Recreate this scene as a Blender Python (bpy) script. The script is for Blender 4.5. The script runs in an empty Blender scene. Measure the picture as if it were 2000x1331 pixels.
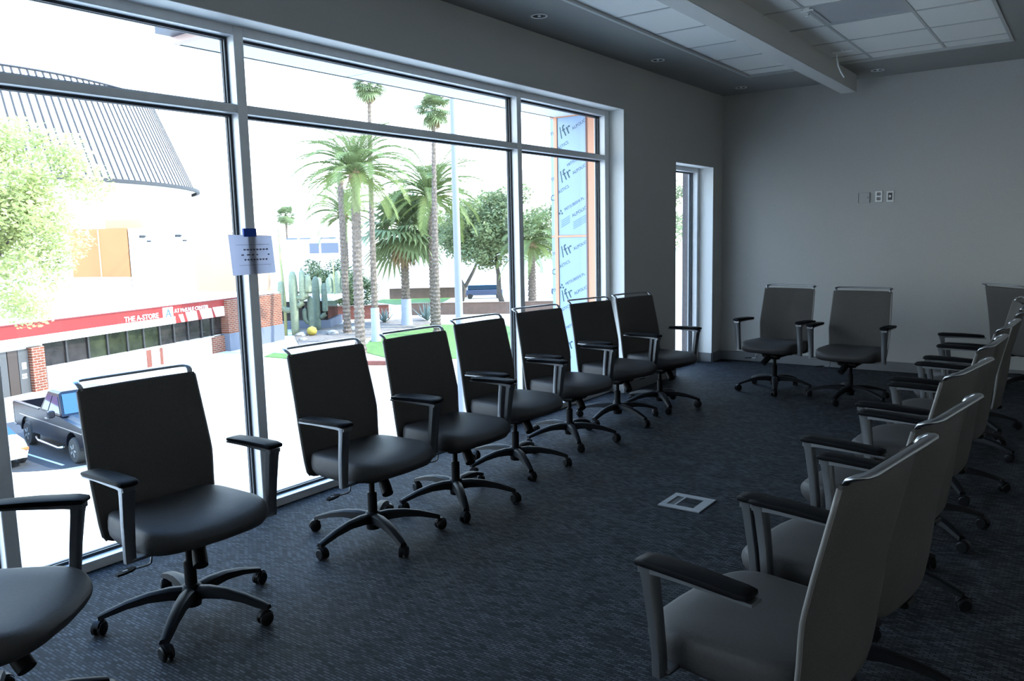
import bpy, math, random
from mathutils import Vector, Matrix

random.seed(7)
scene = bpy.context.scene
COL = scene.collection
R = math.radians

# ------------------------------------------------------------------ camera
def make_camera():
    yaw, pitch, roll = R(36.1609), R(-7.4274), R(-1.2997)
    f = Vector((-math.sin(yaw) * math.cos(pitch), math.cos(yaw) * math.cos(pitch), math.sin(pitch)))
    rt = Vector((math.cos(yaw), math.sin(yaw), 0))
    up = rt.cross(f)
    rt2 = rt * math.cos(roll) + up * math.sin(roll)
    up2 = up * math.cos(roll) - rt * math.sin(roll)
    cam = bpy.data.cameras.new('camera')
    cam.sensor_fit = 'HORIZONTAL'
    cam.sensor_width = 36.0
    cam.lens = 36.0 * 1558.36 / 2000.0
    cam.clip_start = 0.05
    cam.clip_end = 2000
    o = bpy.data.objects.new('camera', cam)
    m = Matrix.Identity(4)
    for i in range(3):
        m[i][0] = rt2[i]; m[i][1] = up2[i]; m[i][2] = -f[i]
    m[0][3], m[1][3], m[2][3] = 3.5384, 0.0, 1.5
    o.matrix_world = m
    COL.objects.link(o)
    scene.camera = o
make_camera()

# ------------------------------------------------------------------ sky, sun, exposure
SKY = 1.0
def make_world():
    w = bpy.data.worlds.new('sky')
    scene.world = w
    w.use_nodes = True
    nt = w.node_tree
    nt.nodes.clear()
    out = nt.nodes.new('ShaderNodeOutputWorld')
    bg = nt.nodes.new('ShaderNodeBackground')
    tc = nt.nodes.new('ShaderNodeTexCoord')
    sep = nt.nodes.new('ShaderNodeSeparateXYZ')
    ramp = nt.nodes.new('ShaderNodeValToRGB')
    ramp.color_ramp.elements[0].position = 0.0
    ramp.color_ramp.elements[0].color = (0.96, 0.97, 1.0, 1)
    ramp.color_ramp.elements[1].position = 0.85
    ramp.color_ramp.elements[1].color = (0.20, 0.46, 1.0, 1)
    el = ramp.color_ramp.elements.new(0.28)
    el.color = (0.72, 0.86, 1.0, 1)
    nt.links.new(tc.outputs['Generated'], sep.inputs[0])
    nt.links.new(sep.outputs['Z'], ramp.inputs[0])
    nt.links.new(ramp.outputs[0], bg.inputs['Color'])
    bg.inputs['Strength'].default_value = 4.0 * SKY
    nt.links.new(bg.outputs[0], out.inputs[0])
make_world()

def make_sun():
    l = bpy.data.lights.new('sun', 'SUN')
    l.energy = 6.0
    l.angle = R(0.53)
    l.color = (1.0, 0.96, 0.88)
    o = bpy.data.objects.new('sun', l)
    d = Vector((0.60, 0.36, 0.72))          # towards the sun
    o.rotation_euler = d.to_track_quat('Z', 'Y').to_euler()
    o.location = (60, 40, 80)
    COL.objects.link(o)
make_sun()

scene.view_settings.view_transform = 'Standard'
scene.view_settings.look = 'None'
scene.view_settings.exposure = 1.1
scene.view_settings.gamma = 1.0
scene.view_settings.use_curve_mapping = False
scene.cycles.max_bounces = 10
scene.cycles.diffuse_bounces = 6
scene.cycles.glossy_bounces = 4
scene.cycles.transparent_max_bounces = 16
scene.cycles.caustics_reflective = False
scene.cycles.caustics_refractive = False
scene.cycles.sample_clamp_indirect = 6.0
scene.cycles.use_denoising = True

# ------------------------------------------------------------------ materials
MATS = {}
def mat(name, color=(0.5, 0.5, 0.5), rough=0.6, metal=0.0, spec=0.5, noise=0.0, nscale=40.0, bump=0.0, bscale=200.0,
        trans=0.0, emit=0.0):
    if name in MATS:
        return MATS[name]
    m = bpy.data.materials.new(name)
    m.use_nodes = True
    nt = m.node_tree
    b = nt.nodes['Principled BSDF']
    b.inputs['Base Color'].default_value = (*color, 1)
    b.inputs['Roughness'].default_value = rough
    b.inputs['Metallic'].default_value = metal
    b.inputs['Specular IOR Level'].default_value = spec
    tc = nt.nodes.new('ShaderNodeTexCoord')
    if noise > 0:
        n = nt.nodes.new('ShaderNodeTexNoise')
        n.inputs['Scale'].default_value = nscale
        n.inputs['Detail'].default_value = 4
        nt.links.new(tc.outputs['Object'], n.inputs['Vector'])
        mr = nt.nodes.new('ShaderNodeMapRange')
        mr.inputs['From Min'].default_value = 0.3
        mr.inputs['From Max'].default_value = 0.7
        mr.inputs['To Min'].default_value = 1 - noise
        mr.inputs['To Max'].default_value = 1 + noise
        nt.links.new(n.outputs['Fac'], mr.inputs['Value'])
        mx = nt.nodes.new('ShaderNodeVectorMath')
        mx.operation = 'SCALE'
        mx.inputs[0].default_value = color
        nt.links.new(mr.outputs[0], mx.inputs['Scale'])
        nt.links.new(mx.outputs[0], b.inputs['Base Color'])
    if bump > 0:
        n2 = nt.nodes.new('ShaderNodeTexNoise')
        n2.inputs['Scale'].default_value = bscale
        n2.inputs['Detail'].default_value = 3
        nt.links.new(tc.outputs['Object'], n2.inputs['Vector'])
        bp = nt.nodes.new('ShaderNodeBump')
        bp.inputs['Strength'].default_value = bump
        bp.inputs['Distance'].default_value = 0.002
        nt.links.new(n2.outputs['Fac'], bp.inputs['Height'])
        nt.links.new(bp.outputs[0], b.inputs['Normal'])
    if trans > 0:
        t = nt.nodes.new('ShaderNodeBsdfTranslucent')
        t.inputs['Color'].default_value = (*color, 1)
        ms = nt.nodes.new('ShaderNodeMixShader')
        ms.inputs[0].default_value = trans
        nt.links.new(b.outputs[0], ms.inputs[1])
        nt.links.new(t.outputs[0], ms.inputs[2])
        nt.links.new(ms.outputs[0], nt.nodes['Material Output'].inputs[0])
    MATS[name] = m
    return m

def brick_mat(name, c1, c2, mortar, scale, bw=0.5, rh=0.25, ms=0.02, rough=0.8, rot=None, spec=0.3, bump=0.3, vary=0.0):
    m = bpy.data.materials.new(name)
    m.use_nodes = True
    nt = m.node_tree
    b = nt.nodes['Principled BSDF']
    tc = nt.nodes.new('ShaderNodeTexCoord')
    mp = nt.nodes.new('ShaderNodeMapping')
    if rot:
        mp.inputs['Rotation'].default_value = rot
    nt.links.new(tc.outputs['Object'], mp.inputs[0])
    br = nt.nodes.new('ShaderNodeTexBrick')
    br.inputs['Color1'].default_value = (*c1, 1)
    br.inputs['Color2'].default_value = (*c2, 1)
    br.inputs['Mortar'].default_value = (*mortar, 1)
    br.inputs['Scale'].default_value = scale
    br.inputs['Brick Width'].default_value = bw
    br.inputs['Row Height'].default_value = rh
    br.inputs['Mortar Size'].default_value = ms
    nt.links.new(mp.outputs[0], br.inputs['Vector'])
    nt.links.new(br.outputs['Color'], b.inputs['Base Color'])
    b.inputs['Roughness'].default_value = rough
    b.inputs['Specular IOR Level'].default_value = spec
    if bump:
        bp = nt.nodes.new('ShaderNodeBump')
        bp.inputs['Strength'].default_value = bump
        bp.inputs['Distance'].default_value = 0.004
        bp.invert = True
        nt.links.new(br.outputs['Fac'], bp.inputs['Height'])
        nt.links.new(bp.outputs[0], b.inputs['Normal'])
    MATS[name] = m
    return m

def carpet_mat():
    m = bpy.data.materials.new('carpet')
    m.use_nodes = True
    nt = m.node_tree
    N = nt.nodes.new
    L = nt.links.new
    b = nt.nodes['Principled BSDF']
    tc = N('ShaderNodeTexCoord')
    br = N('ShaderNodeTexBrick')
    br.offset = 0.5
    br.inputs['Color1'].default_value = (0.003, 0.0034, 0.0042, 1)
    br.inputs['Color2'].default_value = (0.056, 0.060, 0.070, 1)
    br.inputs['Mortar'].default_value = (0.004, 0.005, 0.007, 1)
    br.inputs['Scale'].default_value = 1.0
    br.inputs['Brick Width'].default_value = 0.034
    br.inputs['Row Height'].default_value = 0.0125
    br.inputs['Mortar Size'].default_value = 0.0028
    br.inputs['Mortar Smooth'].default_value = 0.4
    L(tc.outputs['Object'], br.inputs['Vector'])
    no = N('ShaderNodeTexNoise')
    no.inputs['Scale'].default_value = 7.0
    no.inputs['Detail'].default_value = 5
    L(tc.outputs['Object'], no.inputs['Vector'])
    mr = N('ShaderNodeMapRange')
    mr.inputs['From Min'].default_value = 0.3
    mr.inputs['From Max'].default_value = 0.7
    mr.inputs['To Min'].default_value = 0.65
    mr.inputs['To Max'].default_value = 1.35
    L(no.outputs['Fac'], mr.inputs['Value'])
    mu = N('ShaderNodeVectorMath'); mu.operation = 'SCALE'
    L(br.outputs['Color'], mu.inputs[0]); L(mr.outputs[0], mu.inputs['Scale'])
    L(mu.outputs[0], b.inputs['Base Color'])
    b.inputs['Roughness'].default_value = 0.75
    b.inputs['Specular IOR Level'].default_value = 0.16
    bp = N('ShaderNodeBump')
    bp.inputs['Strength'].default_value = 0.7
    bp.inputs['Distance'].default_value = 0.004
    bp.invert = True
    L(br.outputs['Fac'], bp.inputs['Height'])
    L(bp.outputs[0], b.inputs['Normal'])
    MATS['carpet'] = m
carpet_mat()

def glass_mat(name, tint):
    m = bpy.data.materials.new(name)
    m.use_nodes = True
    nt = m.node_tree
    nt.nodes.clear()
    out = nt.nodes.new('ShaderNodeOutputMaterial')
    t = nt.nodes.new('ShaderNodeBsdfTransparent')
    t.inputs[0].default_value = (*tint, 1)
    g = nt.nodes.new('ShaderNodeBsdfGlossy')
    g.inputs['Roughness'].default_value = 0.0
    # Schlick reflectance, the same on both faces of the pane
    lw = nt.nodes.new('ShaderNodeLayerWeight')
    lw.inputs['Blend'].default_value = 0.5
    pw = nt.nodes.new('ShaderNodeMath'); pw.operation = 'POWER'; pw.inputs[1].default_value = 5.0
    fr = nt.nodes.new('ShaderNodeMath'); fr.operation = 'MULTIPLY_ADD'; fr.inputs[1].default_value = 0.96; fr.inputs[2].default_value = 0.03
    nt.links.new(lw.outputs['Facing'], pw.inputs[0])
    nt.links.new(pw.outputs[0], fr.inputs[0])
    ms = nt.nodes.new('ShaderNodeMixShader')
    nt.links.new(fr.outputs[0], ms.inputs[0])
    nt.links.new(t.outputs[0], ms.inputs[1])
    nt.links.new(g.outputs[0], ms.inputs[2])
    nt.links.new(ms.outputs[0], out.inputs[0])
    MATS[name] = m
glass_mat('window_glass', (0.90, 0.95, 0.96))

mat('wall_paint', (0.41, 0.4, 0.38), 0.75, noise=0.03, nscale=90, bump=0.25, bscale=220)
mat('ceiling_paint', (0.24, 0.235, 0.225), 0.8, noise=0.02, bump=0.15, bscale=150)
mat('ceiling_tile', (0.7, 0.685, 0.66), 0.9, noise=0.06, nscale=120, bump=0.5, bscale=300)
mat('bounce_fill_white', (0.82, 0.77, 0.7), 0.75, noise=0.02, bump=0.2, bscale=220)
mat('beam_paint', (0.46, 0.45, 0.435), 0.8, noise=0.02, bump=0.15, bscale=150)
mat('diffuser_metal', (0.42, 0.43, 0.45), 0.45, metal=0.3)
mat('grid_metal', (0.40, 0.40, 0.39), 0.5)
mat('vinyl_base', (0.16, 0.16, 0.165), 0.5)
mat('alum_frame', (0.66, 0.66, 0.67), 0.38, metal=0.15, noise=0.03, nscale=30)
mat('gasket', (0.012, 0.016, 0.024), 0.5)
mat('fabric', (0.066, 0.06, 0.056), 0.7, spec=0.15, noise=0.25, nscale=330, bump=0.35, bscale=420)
mat('seat_hide', (0.042, 0.039, 0.039), 0.55, spec=0.22, noise=0.10, nscale=120, bump=0.2, bscale=260)
mat('piping', (0.16, 0.15, 0.145), 0.45)
mat('chrome', (0.32, 0.325, 0.34), 0.30, metal=1.0)
mat('arm_metal', (0.17, 0.175, 0.185), 0.38, metal=0.9)
mat('black_plastic', (0.007, 0.007, 0.008), 0.5, spec=0.10)
mat('black_pad', (0.005, 0.005, 0.006), 0.5, spec=0.05, bump=0.1, bscale=300)
mat('caster', (0.007, 0.007, 0.008), 0.45, spec=0.15)
mat('paper', (0.62, 0.62, 0.68), 0.7, trans=0.6, spec=0.2)
mat('ink', (0.10, 0.10, 0.13), 0.8)
mat('tape_blue', (0.01, 0.06, 0.35), 0.6, trans=0.25)
mat('steel_plate', (0.36, 0.36, 0.355), 0.35, metal=0.6)
mat('floorbox_metal', (0.26, 0.265, 0.27), 0.4, metal=0.3)
mat('outlet_grey', (0.05, 0.05, 0.05), 0.5)
mat('cable_white', (0.75, 0.75, 0.74), 0.5)
mat('lamp_glass', (0.85, 0.85, 0.82), 0.1, spec=0.8)
mat('reflector', (0.10, 0.10, 0.11), 0.25, metal=0.8)
mat('trim_white', (0.75, 0.75, 0.73), 0.5)
# outside
mat('concrete', (0.54, 0.495, 0.43), 0.85, noise=0.08, nscale=1.2)
mat('asphalt', (0.032, 0.032, 0.036), 0.85, noise=0.15, nscale=3)
mat('road_paint', (0.55, 0.55, 0.52), 0.8)
mat('grass', (0.075, 0.14, 0.022), 0.9, noise=0.25, nscale=2.5)
mat('gravel', (0.15, 0.115, 0.09), 0.9, noise=0.35, nscale=3)
mat('stucco_white', (0.72, 0.70, 0.67), 0.85)
mat('stucco_orange', (0.4, 0.165, 0.06), 0.85, noise=0.04, nscale=0.5)
mat('stucco_peach', (0.44, 0.26, 0.16), 0.85)
mat('roof_white', (0.75, 0.74, 0.72), 0.7)
mat('rib_grey', (0.03, 0.03, 0.033), 0.8)
mat('rib_pale', (0.045, 0.045, 0.05), 0.8, spec=0.1)
mat('sign_red', (0.21, 0.01, 0.008), 0.6)
mat('sign_red_dark', (0.16, 0.02, 0.02), 0.6)
mat('sign_white', (0.85, 0.85, 0.85), 0.6)
mat('sign_blue', (0.05, 0.10, 0.28), 0.6)
mat('store_glass', (0.018, 0.02, 0.01), 0.15, spec=0.3, noise=0.7, nscale=1.1)  # olive reflections of the surroundings put into the glass colour
mat('store_glass_dark', (0.018, 0.014, 0.013), 0.15, spec=0.3, noise=0.6, nscale=1.6)
mat('mullion_dark', (0.02, 0.018, 0.018), 0.5)
mat('door_brown', (0.035, 0.02, 0.014), 0.4)
mat('door_grey', (0.06, 0.057, 0.057), 0.4)
brick_mat('brick_red', (0.19, 0.050, 0.024), (0.13, 0.034, 0.018), (0.24, 0.18, 0.14), 1.0, bw=0.42, rh=0.14, ms=0.02, rot=(R(90), 0, 0), bump=0)
mat('brick_plain', (0.15, 0.045, 0.03), 0.85, noise=0.2, nscale=4)
mat('planter_wall', (0.12, 0.072, 0.052), 0.85, noise=0.12, nscale=2)
mat('base_pale', (0.26, 0.28, 0.31), 0.8)
mat('base_grey', (0.12, 0.13, 0.165), 0.8)
mat('palm_green', (0.155, 0.2, 0.075), 0.6, trans=0.3, spec=0.3)
mat('palm_yellow', (0.17, 0.21, 0.065), 0.6, trans=0.3, spec=0.3)
mat('fan_green', (0.16, 0.2, 0.09), 0.6, trans=0.3, spec=0.3)
mat('palm_dead', (0.25, 0.17, 0.09), 0.85)
mat('bark', (0.12, 0.09, 0.07), 0.9, noise=0.4, nscale=6)
mat('bark_dark', (0.085, 0.07, 0.058), 0.9, noise=0.3, nscale=6)
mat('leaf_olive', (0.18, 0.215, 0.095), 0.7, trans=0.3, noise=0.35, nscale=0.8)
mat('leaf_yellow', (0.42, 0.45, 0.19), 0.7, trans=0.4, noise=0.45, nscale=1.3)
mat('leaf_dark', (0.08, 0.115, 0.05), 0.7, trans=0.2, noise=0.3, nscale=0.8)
mat('saguaro', (0.19, 0.21, 0.135), 0.8, noise=0.15, nscale=4)
mat('saguaro_dark', (0.115, 0.14, 0.1), 0.8, noise=0.15, nscale=4)
mat('agave', (0.12, 0.17, 0.16), 0.7)
mat('stalk', (0.24, 0.24, 0.10), 0.8)
mat('barrel_yellow', (0.33, 0.25, 0.04), 0.8)
mat('rock', (0.22, 0.2, 0.18), 0.9, noise=0.2, nscale=3)
mat('pole_paint', (0.15, 0.16, 0.21), 0.45)
mat('film_blue', (0.27, 0.36, 0.5), 0.35, spec=0.4)
mat('film_ink', (0.006, 0.045, 0.06), 0.5)
mat('film_ink_pale', (0.13, 0.22, 0.34), 0.5)
mat('copper_trim', (0.62, 0.28, 0.16), 0.5)
mat('copper_dark', (0.14, 0.06, 0.05), 0.5)
mat('canopy_white', (0.72, 0.71, 0.69), 0.6)
mat('canopy_edge', (0.012, 0.011, 0.011), 0.5)
mat('canopy_blue', (0.012, 0.02, 0.05), 0.4)
mat('canopy_pink', (0.62, 0.42, 0.36), 0.5)
mat('truck_paint', (0.006, 0.007, 0.011), 0.2, spec=0.25)
mat('truck_glass', (0.02, 0.05, 0.09), 0.05, spec=0.8)
mat('chrome_car', (0.7, 0.7, 0.7), 0.15, metal=1.0)
mat('tyre', (0.02, 0.02, 0.02), 0.8)
mat('car_white', (0.75, 0.75, 0.75), 0.3)
mat('lamp_orange', (0.5, 0.12, 0.03), 0.3)
mat('bench_blue', (0.04, 0.06, 0.12), 0.5)
mat('stone_pier', (0.1, 0.08, 0.078), 0.85, noise=0.2, nscale=30)
M = MATS

# ------------------------------------------------------------------ mesh helpers
class MB:
    def __init__(s):
        s.v = []; s.f = []; s.mi = []; s.cur = 0
    def add(s, vs, fs):
        b = len(s.v)
        s.v += [tuple(q) for q in vs]
        for f in fs:
            s.f.append(tuple(b + i for i in f)); s.mi.append(s.cur)
        return s
    def box(s, x0, x1, y0, y1, z0, z1, ch=0.0):
        if ch <= 0:
            vs = [(x, y, z) for z in (z0, z1) for y in (y0, y1) for x in (x0, x1)]
            s.add(vs, [(0, 2, 3, 1), (4, 5, 7, 6), (0, 1, 5, 4), (2, 6, 7, 3), (0, 4, 6, 2), (1, 3, 7, 5)])
        else:
            c = ch
            def ring(z, ins):
                a0, a1, b0, b1 = x0 + ins, x1 - ins, y0 + ins, y1 - ins
                return [(a0 + c, b0, z), (a1 - c, b0, z), (a1, b0 + c, z), (a1, b1 - c, z), (a1 - c, b1, z), (a0 + c, b1, z), (a0, b1 - c, z), (a0, b0 + c, z)]
            s.loft([ring(z0, c), ring(z0 + c, 0), ring(z1 - c, 0), ring(z1, c)])
        return s
    def loft(s, rings, cap=True, closed=True):
        n = len(rings[0]); vs = [q for r in rings for q in r]; fs = []
        for k in range(len(rings) - 1):
            for i in range(n if closed else n - 1):
                j = (i + 1) % n
                fs.append((k * n + i, k * n + j, (k + 1) * n + j, (k + 1) * n + i))
        if cap:
            fs.append(tuple(range(n - 1, -1, -1)))
            fs.append(tuple((len(rings) - 1) * n + i for i in range(n)))
        return s.add(vs, fs)
    def tube(s, path, r, n=8, flat=1.0, up=(0, 0, 1), star=0.0):
        P = [Vector(q) for q in path]
        rs = r if isinstance(r, (list, tuple)) else [r] * len(P)
        rings = []
        for i, q in enumerate(P):
            t = (P[min(i + 1, len(P) - 1)] - P[max(i - 1, 0)]).normalized()
            u = Vector(up)
            if abs(t.dot(u)) > 0.95:
                u = Vector((1, 0, 0))
            a = t.cross(u).normalized(); b = a.cross(t).normalized()
            ring = []
            for k in range(n):
                an = 2 * math.pi * k / n
                rr = rs[i] * (1 + (star if k % 2 else -star))
                ring.append(q + a * math.cos(an) * rr + b * math.sin(an) * rr * flat)
            rings.append(ring)
        return s.loft(rings)
    def lathe(s, prof, n=16, c=(0, 0, 0), cap=True):
        rings = [[(c[0] + r * math.cos(2 * math.pi * k / n), c[1] + r * math.sin(2 * math.pi * k / n), c[2] + z) for k in range(n)] for r, z in prof]
        return s.loft(rings, cap)
    def prism(s, prof, y0, y1, i0=0.0):
        """closed xz profile swept along y"""
        return s.loft([[(x, y0, z) for x, z in prof], [(x, y1, z) for x, z in prof]])
    def rod(s, a, b, r, n=8):
        return s.tube([a, b], r, n)
    def xf(s, m):
        s.v = [tuple(m @ Vector(q)) for q in s.v]; return s
    def mesh(s, name, mats, smooth=False):
        me = bpy.data.meshes.new(name)
        me.from_pydata(s.v, [], s.f)
        if not isinstance(mats, (list, tuple)):
            mats = [mats]
        for m in mats:
            me.materials.append(M[m] if isinstance(m, str) else m)
        if len(mats) > 1:
            me.polygons.foreach_set('material_index', s.mi)
        if smooth:
            me.polygons.foreach_set('use_smooth', [True] * len(me.polygons))
        me.validate(); me.update()
        return me
    def build(s, name, mats, parent=None, smooth=False, loc=None, angle=None):
        me = s.mesh(name, mats, smooth)
        o = obj_from(name, me, parent, loc)
        if smooth and angle:
            me.set_sharp_from_angle(angle=R(angle))
        return o

def obj_from(name, me, parent=None, loc=None, rotz=0.0):
    o = bpy.data.objects.new(name, me)
    COL.objects.link(o)
    if parent is not None:
        o.parent = parent
    if loc is not None:
        o.location = loc
    if rotz:
        o.rotation_euler.z = rotz
    return o

def tag(o, label=None, cat=None, group=None, kind=None):
    if label: o['label'] = label
    if cat: o['category'] = cat
    if group: o['group'] = group
    if kind: o['kind'] = kind
    return o

def empty(name, loc=(0, 0, 0), rotz=0.0, label=None, cat=None, group=None, kind=None):
    o = bpy.data.objects.new(name, None)
    o.empty_display_size = 0.1
    COL.objects.link(o)
    o.location = loc
    o.rotation_euler.z = rotz
    return tag(o, label, cat, group, kind)

def copy_tree(o, parent=None):
    c = o.copy()
    COL.objects.link(c)
    c.parent = parent
    for ch in list(o.children):
        copy_tree(ch, c)
    return c

def text_mesh(body, size, depth=0.001, align='CENTER'):
    cu = bpy.data.curves.new('lettering', 'FONT')
    cu.body = body; cu.size = size; cu.extrude = depth; cu.align_x = align; cu.align_y = 'CENTER'
    cu.resolution_u = 2
    t = bpy.data.objects.new('lettering', cu)
    COL.objects.link(t)
    dg = bpy.context.evaluated_depsgraph_get()
    me = bpy.data.meshes.new_from_object(t.evaluated_get(dg))
    bpy.data.objects.remove(t)
    bpy.data.curves.remove(cu)
    return me

# ------------------------------------------------------------------ room shell
YF, ZC, XR, YB = 9.041, 3.034, 4.9, -3.6
ZH, YR = 2.624, 6.643            # head of the big window, right jamb
S0, S1, SH = 7.768, 8.766, 2.223  # narrow window
YL = -2.6
tag(MB().box(-0.30, XR + 0.2, YB - 0.2, YF + 0.2, -0.30, 0.0).build('floor', 'carpet'), kind='structure')
w = MB()
w.box(-0.30, 0, YL, YR, ZH, 3.5)
w.box(-0.30, 0, YR, S0, 0.0, 3.5)
w.box(-0.30, 0, S0, S1, SH, 3.5)
w.box(-0.30, 0, S1, YF, 0.0, 3.5)
w.box(-0.30, 0, YB, YL, 0.0, 3.5)
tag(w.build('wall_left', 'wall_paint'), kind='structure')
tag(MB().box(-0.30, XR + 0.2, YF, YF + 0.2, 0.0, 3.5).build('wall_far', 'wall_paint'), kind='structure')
tag(MB().box(XR, XR + 0.2, YB, YF, 0.0, 3.5).build('unseen_wall_right', 'bounce_fill_white'), kind='structure')  # unseen wall, set close and whitened to bounce fill onto the chair backs
tag(MB().box(-0.30, XR + 0.2, YB - 0.2, YB, 0.0, 3.5).build('unseen_wall_back', 'bounce_fill_white'), kind='structure')  # unseen wall, warm white for extra bounce fill

# ceiling: plaster border round a field of lay-in tiles
CX0, CX1, CY0, CY1 = 0.625, 2.875, -1.6, 8.105
c = MB()
c.box(0, CX0, YB, YF, ZC, ZC + 0.12)
c.box(CX1, XR, YB, YF, ZC, ZC + 0.12)
c.box(CX0, CX1, CY1, YF, ZC, ZC + 0.12)
c.box(CX0, CX1, YB, CY0, ZC, ZC + 0.12)
c.box(-0.30, XR + 0.2, YB - 0.2, YF + 0.2, 3.5, 3.7)
c.box(CX0, CX1, CY0, CY1, ZC + 0.10, ZC + 0.12)
ceil = tag(c.build('ceiling', 'ceiling_paint'), kind='structure')
xs = [CX0, 1.165, 1.775, 2.372, CX1]
ys = [CY1]
y = 7.855
while y > CY0:
    ys.append(y); y -= 0.629
ys.append(CY0)
TZ = ZC + 0.016
tile_cache = {}
for i in range(4):
    for j in range(len(ys) - 1):
        x0, x1, y1, y0 = xs[i], xs[i + 1], ys[j], ys[j + 1]
        key = (i, round(y1 - y0, 3))
        hx, hy = (x1 - x0) / 2 - 0.009, (y1 - y0) / 2 - 0.009
        is_diff = (i == 2 and j == 3)
        if is_diff:
            d = MB()
            d.box(-hx, hx, -hy, hy, 0.006, 0.02)
            for (u0, u1, v0, v1) in ((-hx, hx, -hy, -hy + 0.03), (-hx, hx, hy - 0.03, hy), (-hx, -hx + 0.03, -hy + 0.03, hy - 0.03), (hx - 0.03, hx, -hy + 0.03, hy - 0.03)):
                d.box(u0, u1, v0, v1, 0.0, 0.006)
            o = d.build('air_diffuser', 'diffuser_metal', ceil, loc=((x0 + x1) / 2, (y0 + y1) / 2, TZ))
            o['label'] = 'pale metal air diffuser panel among the ceiling tiles'
            continue
        if key not in tile_cache:
            tile_cache[key] = MB().box(-hx, hx, -hy, hy, 0, 0.018, 0.003).mesh('ceiling_tile', 'ceiling_tile')
        obj_from('ceiling_tile', tile_cache[key], ceil, ((x0 + x1) / 2, (y0 + y1) / 2, TZ + random.uniform(0, 0.002)))
for x in xs[1:-1]:
    MB().box(-0.011, 0.011, CY0, CY1, 0, 0.006).build('grid_bar', 'grid_metal', ceil, loc=(x, 0, TZ - 0.002))
gb = MB().box(CX0, CX1, -0.011, 0.011, 0, 0.006).mesh('grid_bar', 'grid_metal')
for y in ys[1:-1]:
    obj_from('grid_bar', gb, ceil, (0, y, TZ - 0.003))
e = MB()
e.box(CX0 - 0.012, CX0 + 0.012, CY0, CY1, -0.006, 0.02)
e.box(CX1 - 0.012, CX1 + 0.012, CY0, CY1, -0.006, 0.02)
e.box(CX0, CX1, CY1 - 0.012, CY1 + 0.012, -0.006, 0.02)
e.build('edge_trim', 'grid_metal', ceil, loc=(0, 0, ZC))

b = MB().box(1.345, 1.495, YB, 8.78, 2.868, ZC + 0.03, 0.004)
tag(b.build('ceiling_beam', 'beam_paint'), kind='structure')

bb = MB().box(0.0, XR, YF - 0.012, YF, 0.0, 0.106, 0.003)
tag(bb.build('baseboard_far', 'vinyl_base'), kind='structure')
bb = MB().box(0.0, 0.012, YR, S0, 0.0, 0.106, 0.003).box(0.0, 0.012, S1, YF - 0.012, 0.0, 0.106, 0.003)
bb.box(-0.16, 0.0, S1 - 0.012, S1, 0.0, 0.106, 0.003).box(-0.14, 0.0, YR - 0.012, YR, 0.0, 0.106, 0.003)
tag(bb.build('baseboard_left', 'vinyl_base'), kind='structure')

# added lining: sky light on the window returns put into a pale colour
mat('return_skylit', (0.80, 0.80, 0.79), 0.55)
tag(MB().box(-0.150, -0.001, YL, YR - 0.004, ZH - 0.004, ZH).build('added_lining_1', 'return_skylit'), kind='structure')
tag(MB().box(-0.150, -0.001, YR - 0.004, YR, 0.106, ZH - 0.004).build('added_lining_2', 'return_skylit'), kind='structure')
tag(MB().box(-0.164, -0.001, S0, S1 - 0.004, SH - 0.004, SH).build('added_lining_3', 'return_skylit'), kind='structure')
tag(MB().box(-0.164, -0.001, S1 - 0.004, S1, 0.106, SH - 0.004).build('added_lining_4', 'return_skylit'), kind='structure')
# ------------------------------------------------------------------ windows
def window(name, label, y_edges, widths, x_in, z0, z1, transom, head, sill):
    """vertical bars at y_edges (left edge), horizontal bars; glass panes between"""
    root = empty(name, (0, 0, 0), kind='structure')
    root['label'] = label
    x_out = x_in - 0.115
    n = len(y_edges)
    for ye, wd in zip(y_edges, widths):
        MB().box(x_out, x_in, ye, ye + wd, z0, z1, 0.003).build('mullion', 'alum_frame', root)
    for k in range(n - 1):
        a, bq = y_edges[k] + widths[k], y_edges[k + 1]
        bars = [('sill_rail', z0, z0 + sill), ('head_rail', z1 - head, z1)]
        if transom:
            bars.append(('transom_bar', transom[0], transom[1]))
        for nm, za, zb in bars:
            MB().box(x_out, x_in - 0.0015, a, bq, za, zb, 0.002).build(nm, 'alum_frame', root)
        spans = [(z0 + sill, transom[0]), (transom[1], z1 - head)] if transom else [(z0 + sill, z1 - head)]
        for za, zb in spans:
            p = MB().box(x_in - 0.082, x_in - 0.074, a + 0.002, bq - 0.002, za + 0.002, zb - 0.002).build('glass_pane', 'window_glass', root)
            g = MB()
            t = 0.014
            for xg0, xg1 in ((x_in - 0.073, x_in - 0.062), (x_in - 0.100, x_in - 0.084)):
                g.box(xg0, xg1, a, bq, za, za + t).box(xg0, xg1, a, bq, zb - t, zb)
                g.box(xg0, xg1, a, a + t, za + t, zb - t).box(xg0, xg1, bq - t, bq, za + t, zb - t)
            g.build('gasket', 'gasket', p)
    return root
window('window_1', 'wide aluminium storefront window with transom lights along the left wall',
       [YL, -1.18, 1.349, 2.655, 5.182, 6.560], [0.06, 0.06, 0.06, 0.06, 0.058, 0.083], -0.151, 0.0, ZH, (2.1765, 2.2205), 0.052, 0.046)
window('window_2', 'narrow floor-length window slot near the far corner', [S0, S1 - 0.055], [0.055, 0.055], -0.165, 0.0, SH, None, 0.05, 0.046)

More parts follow.
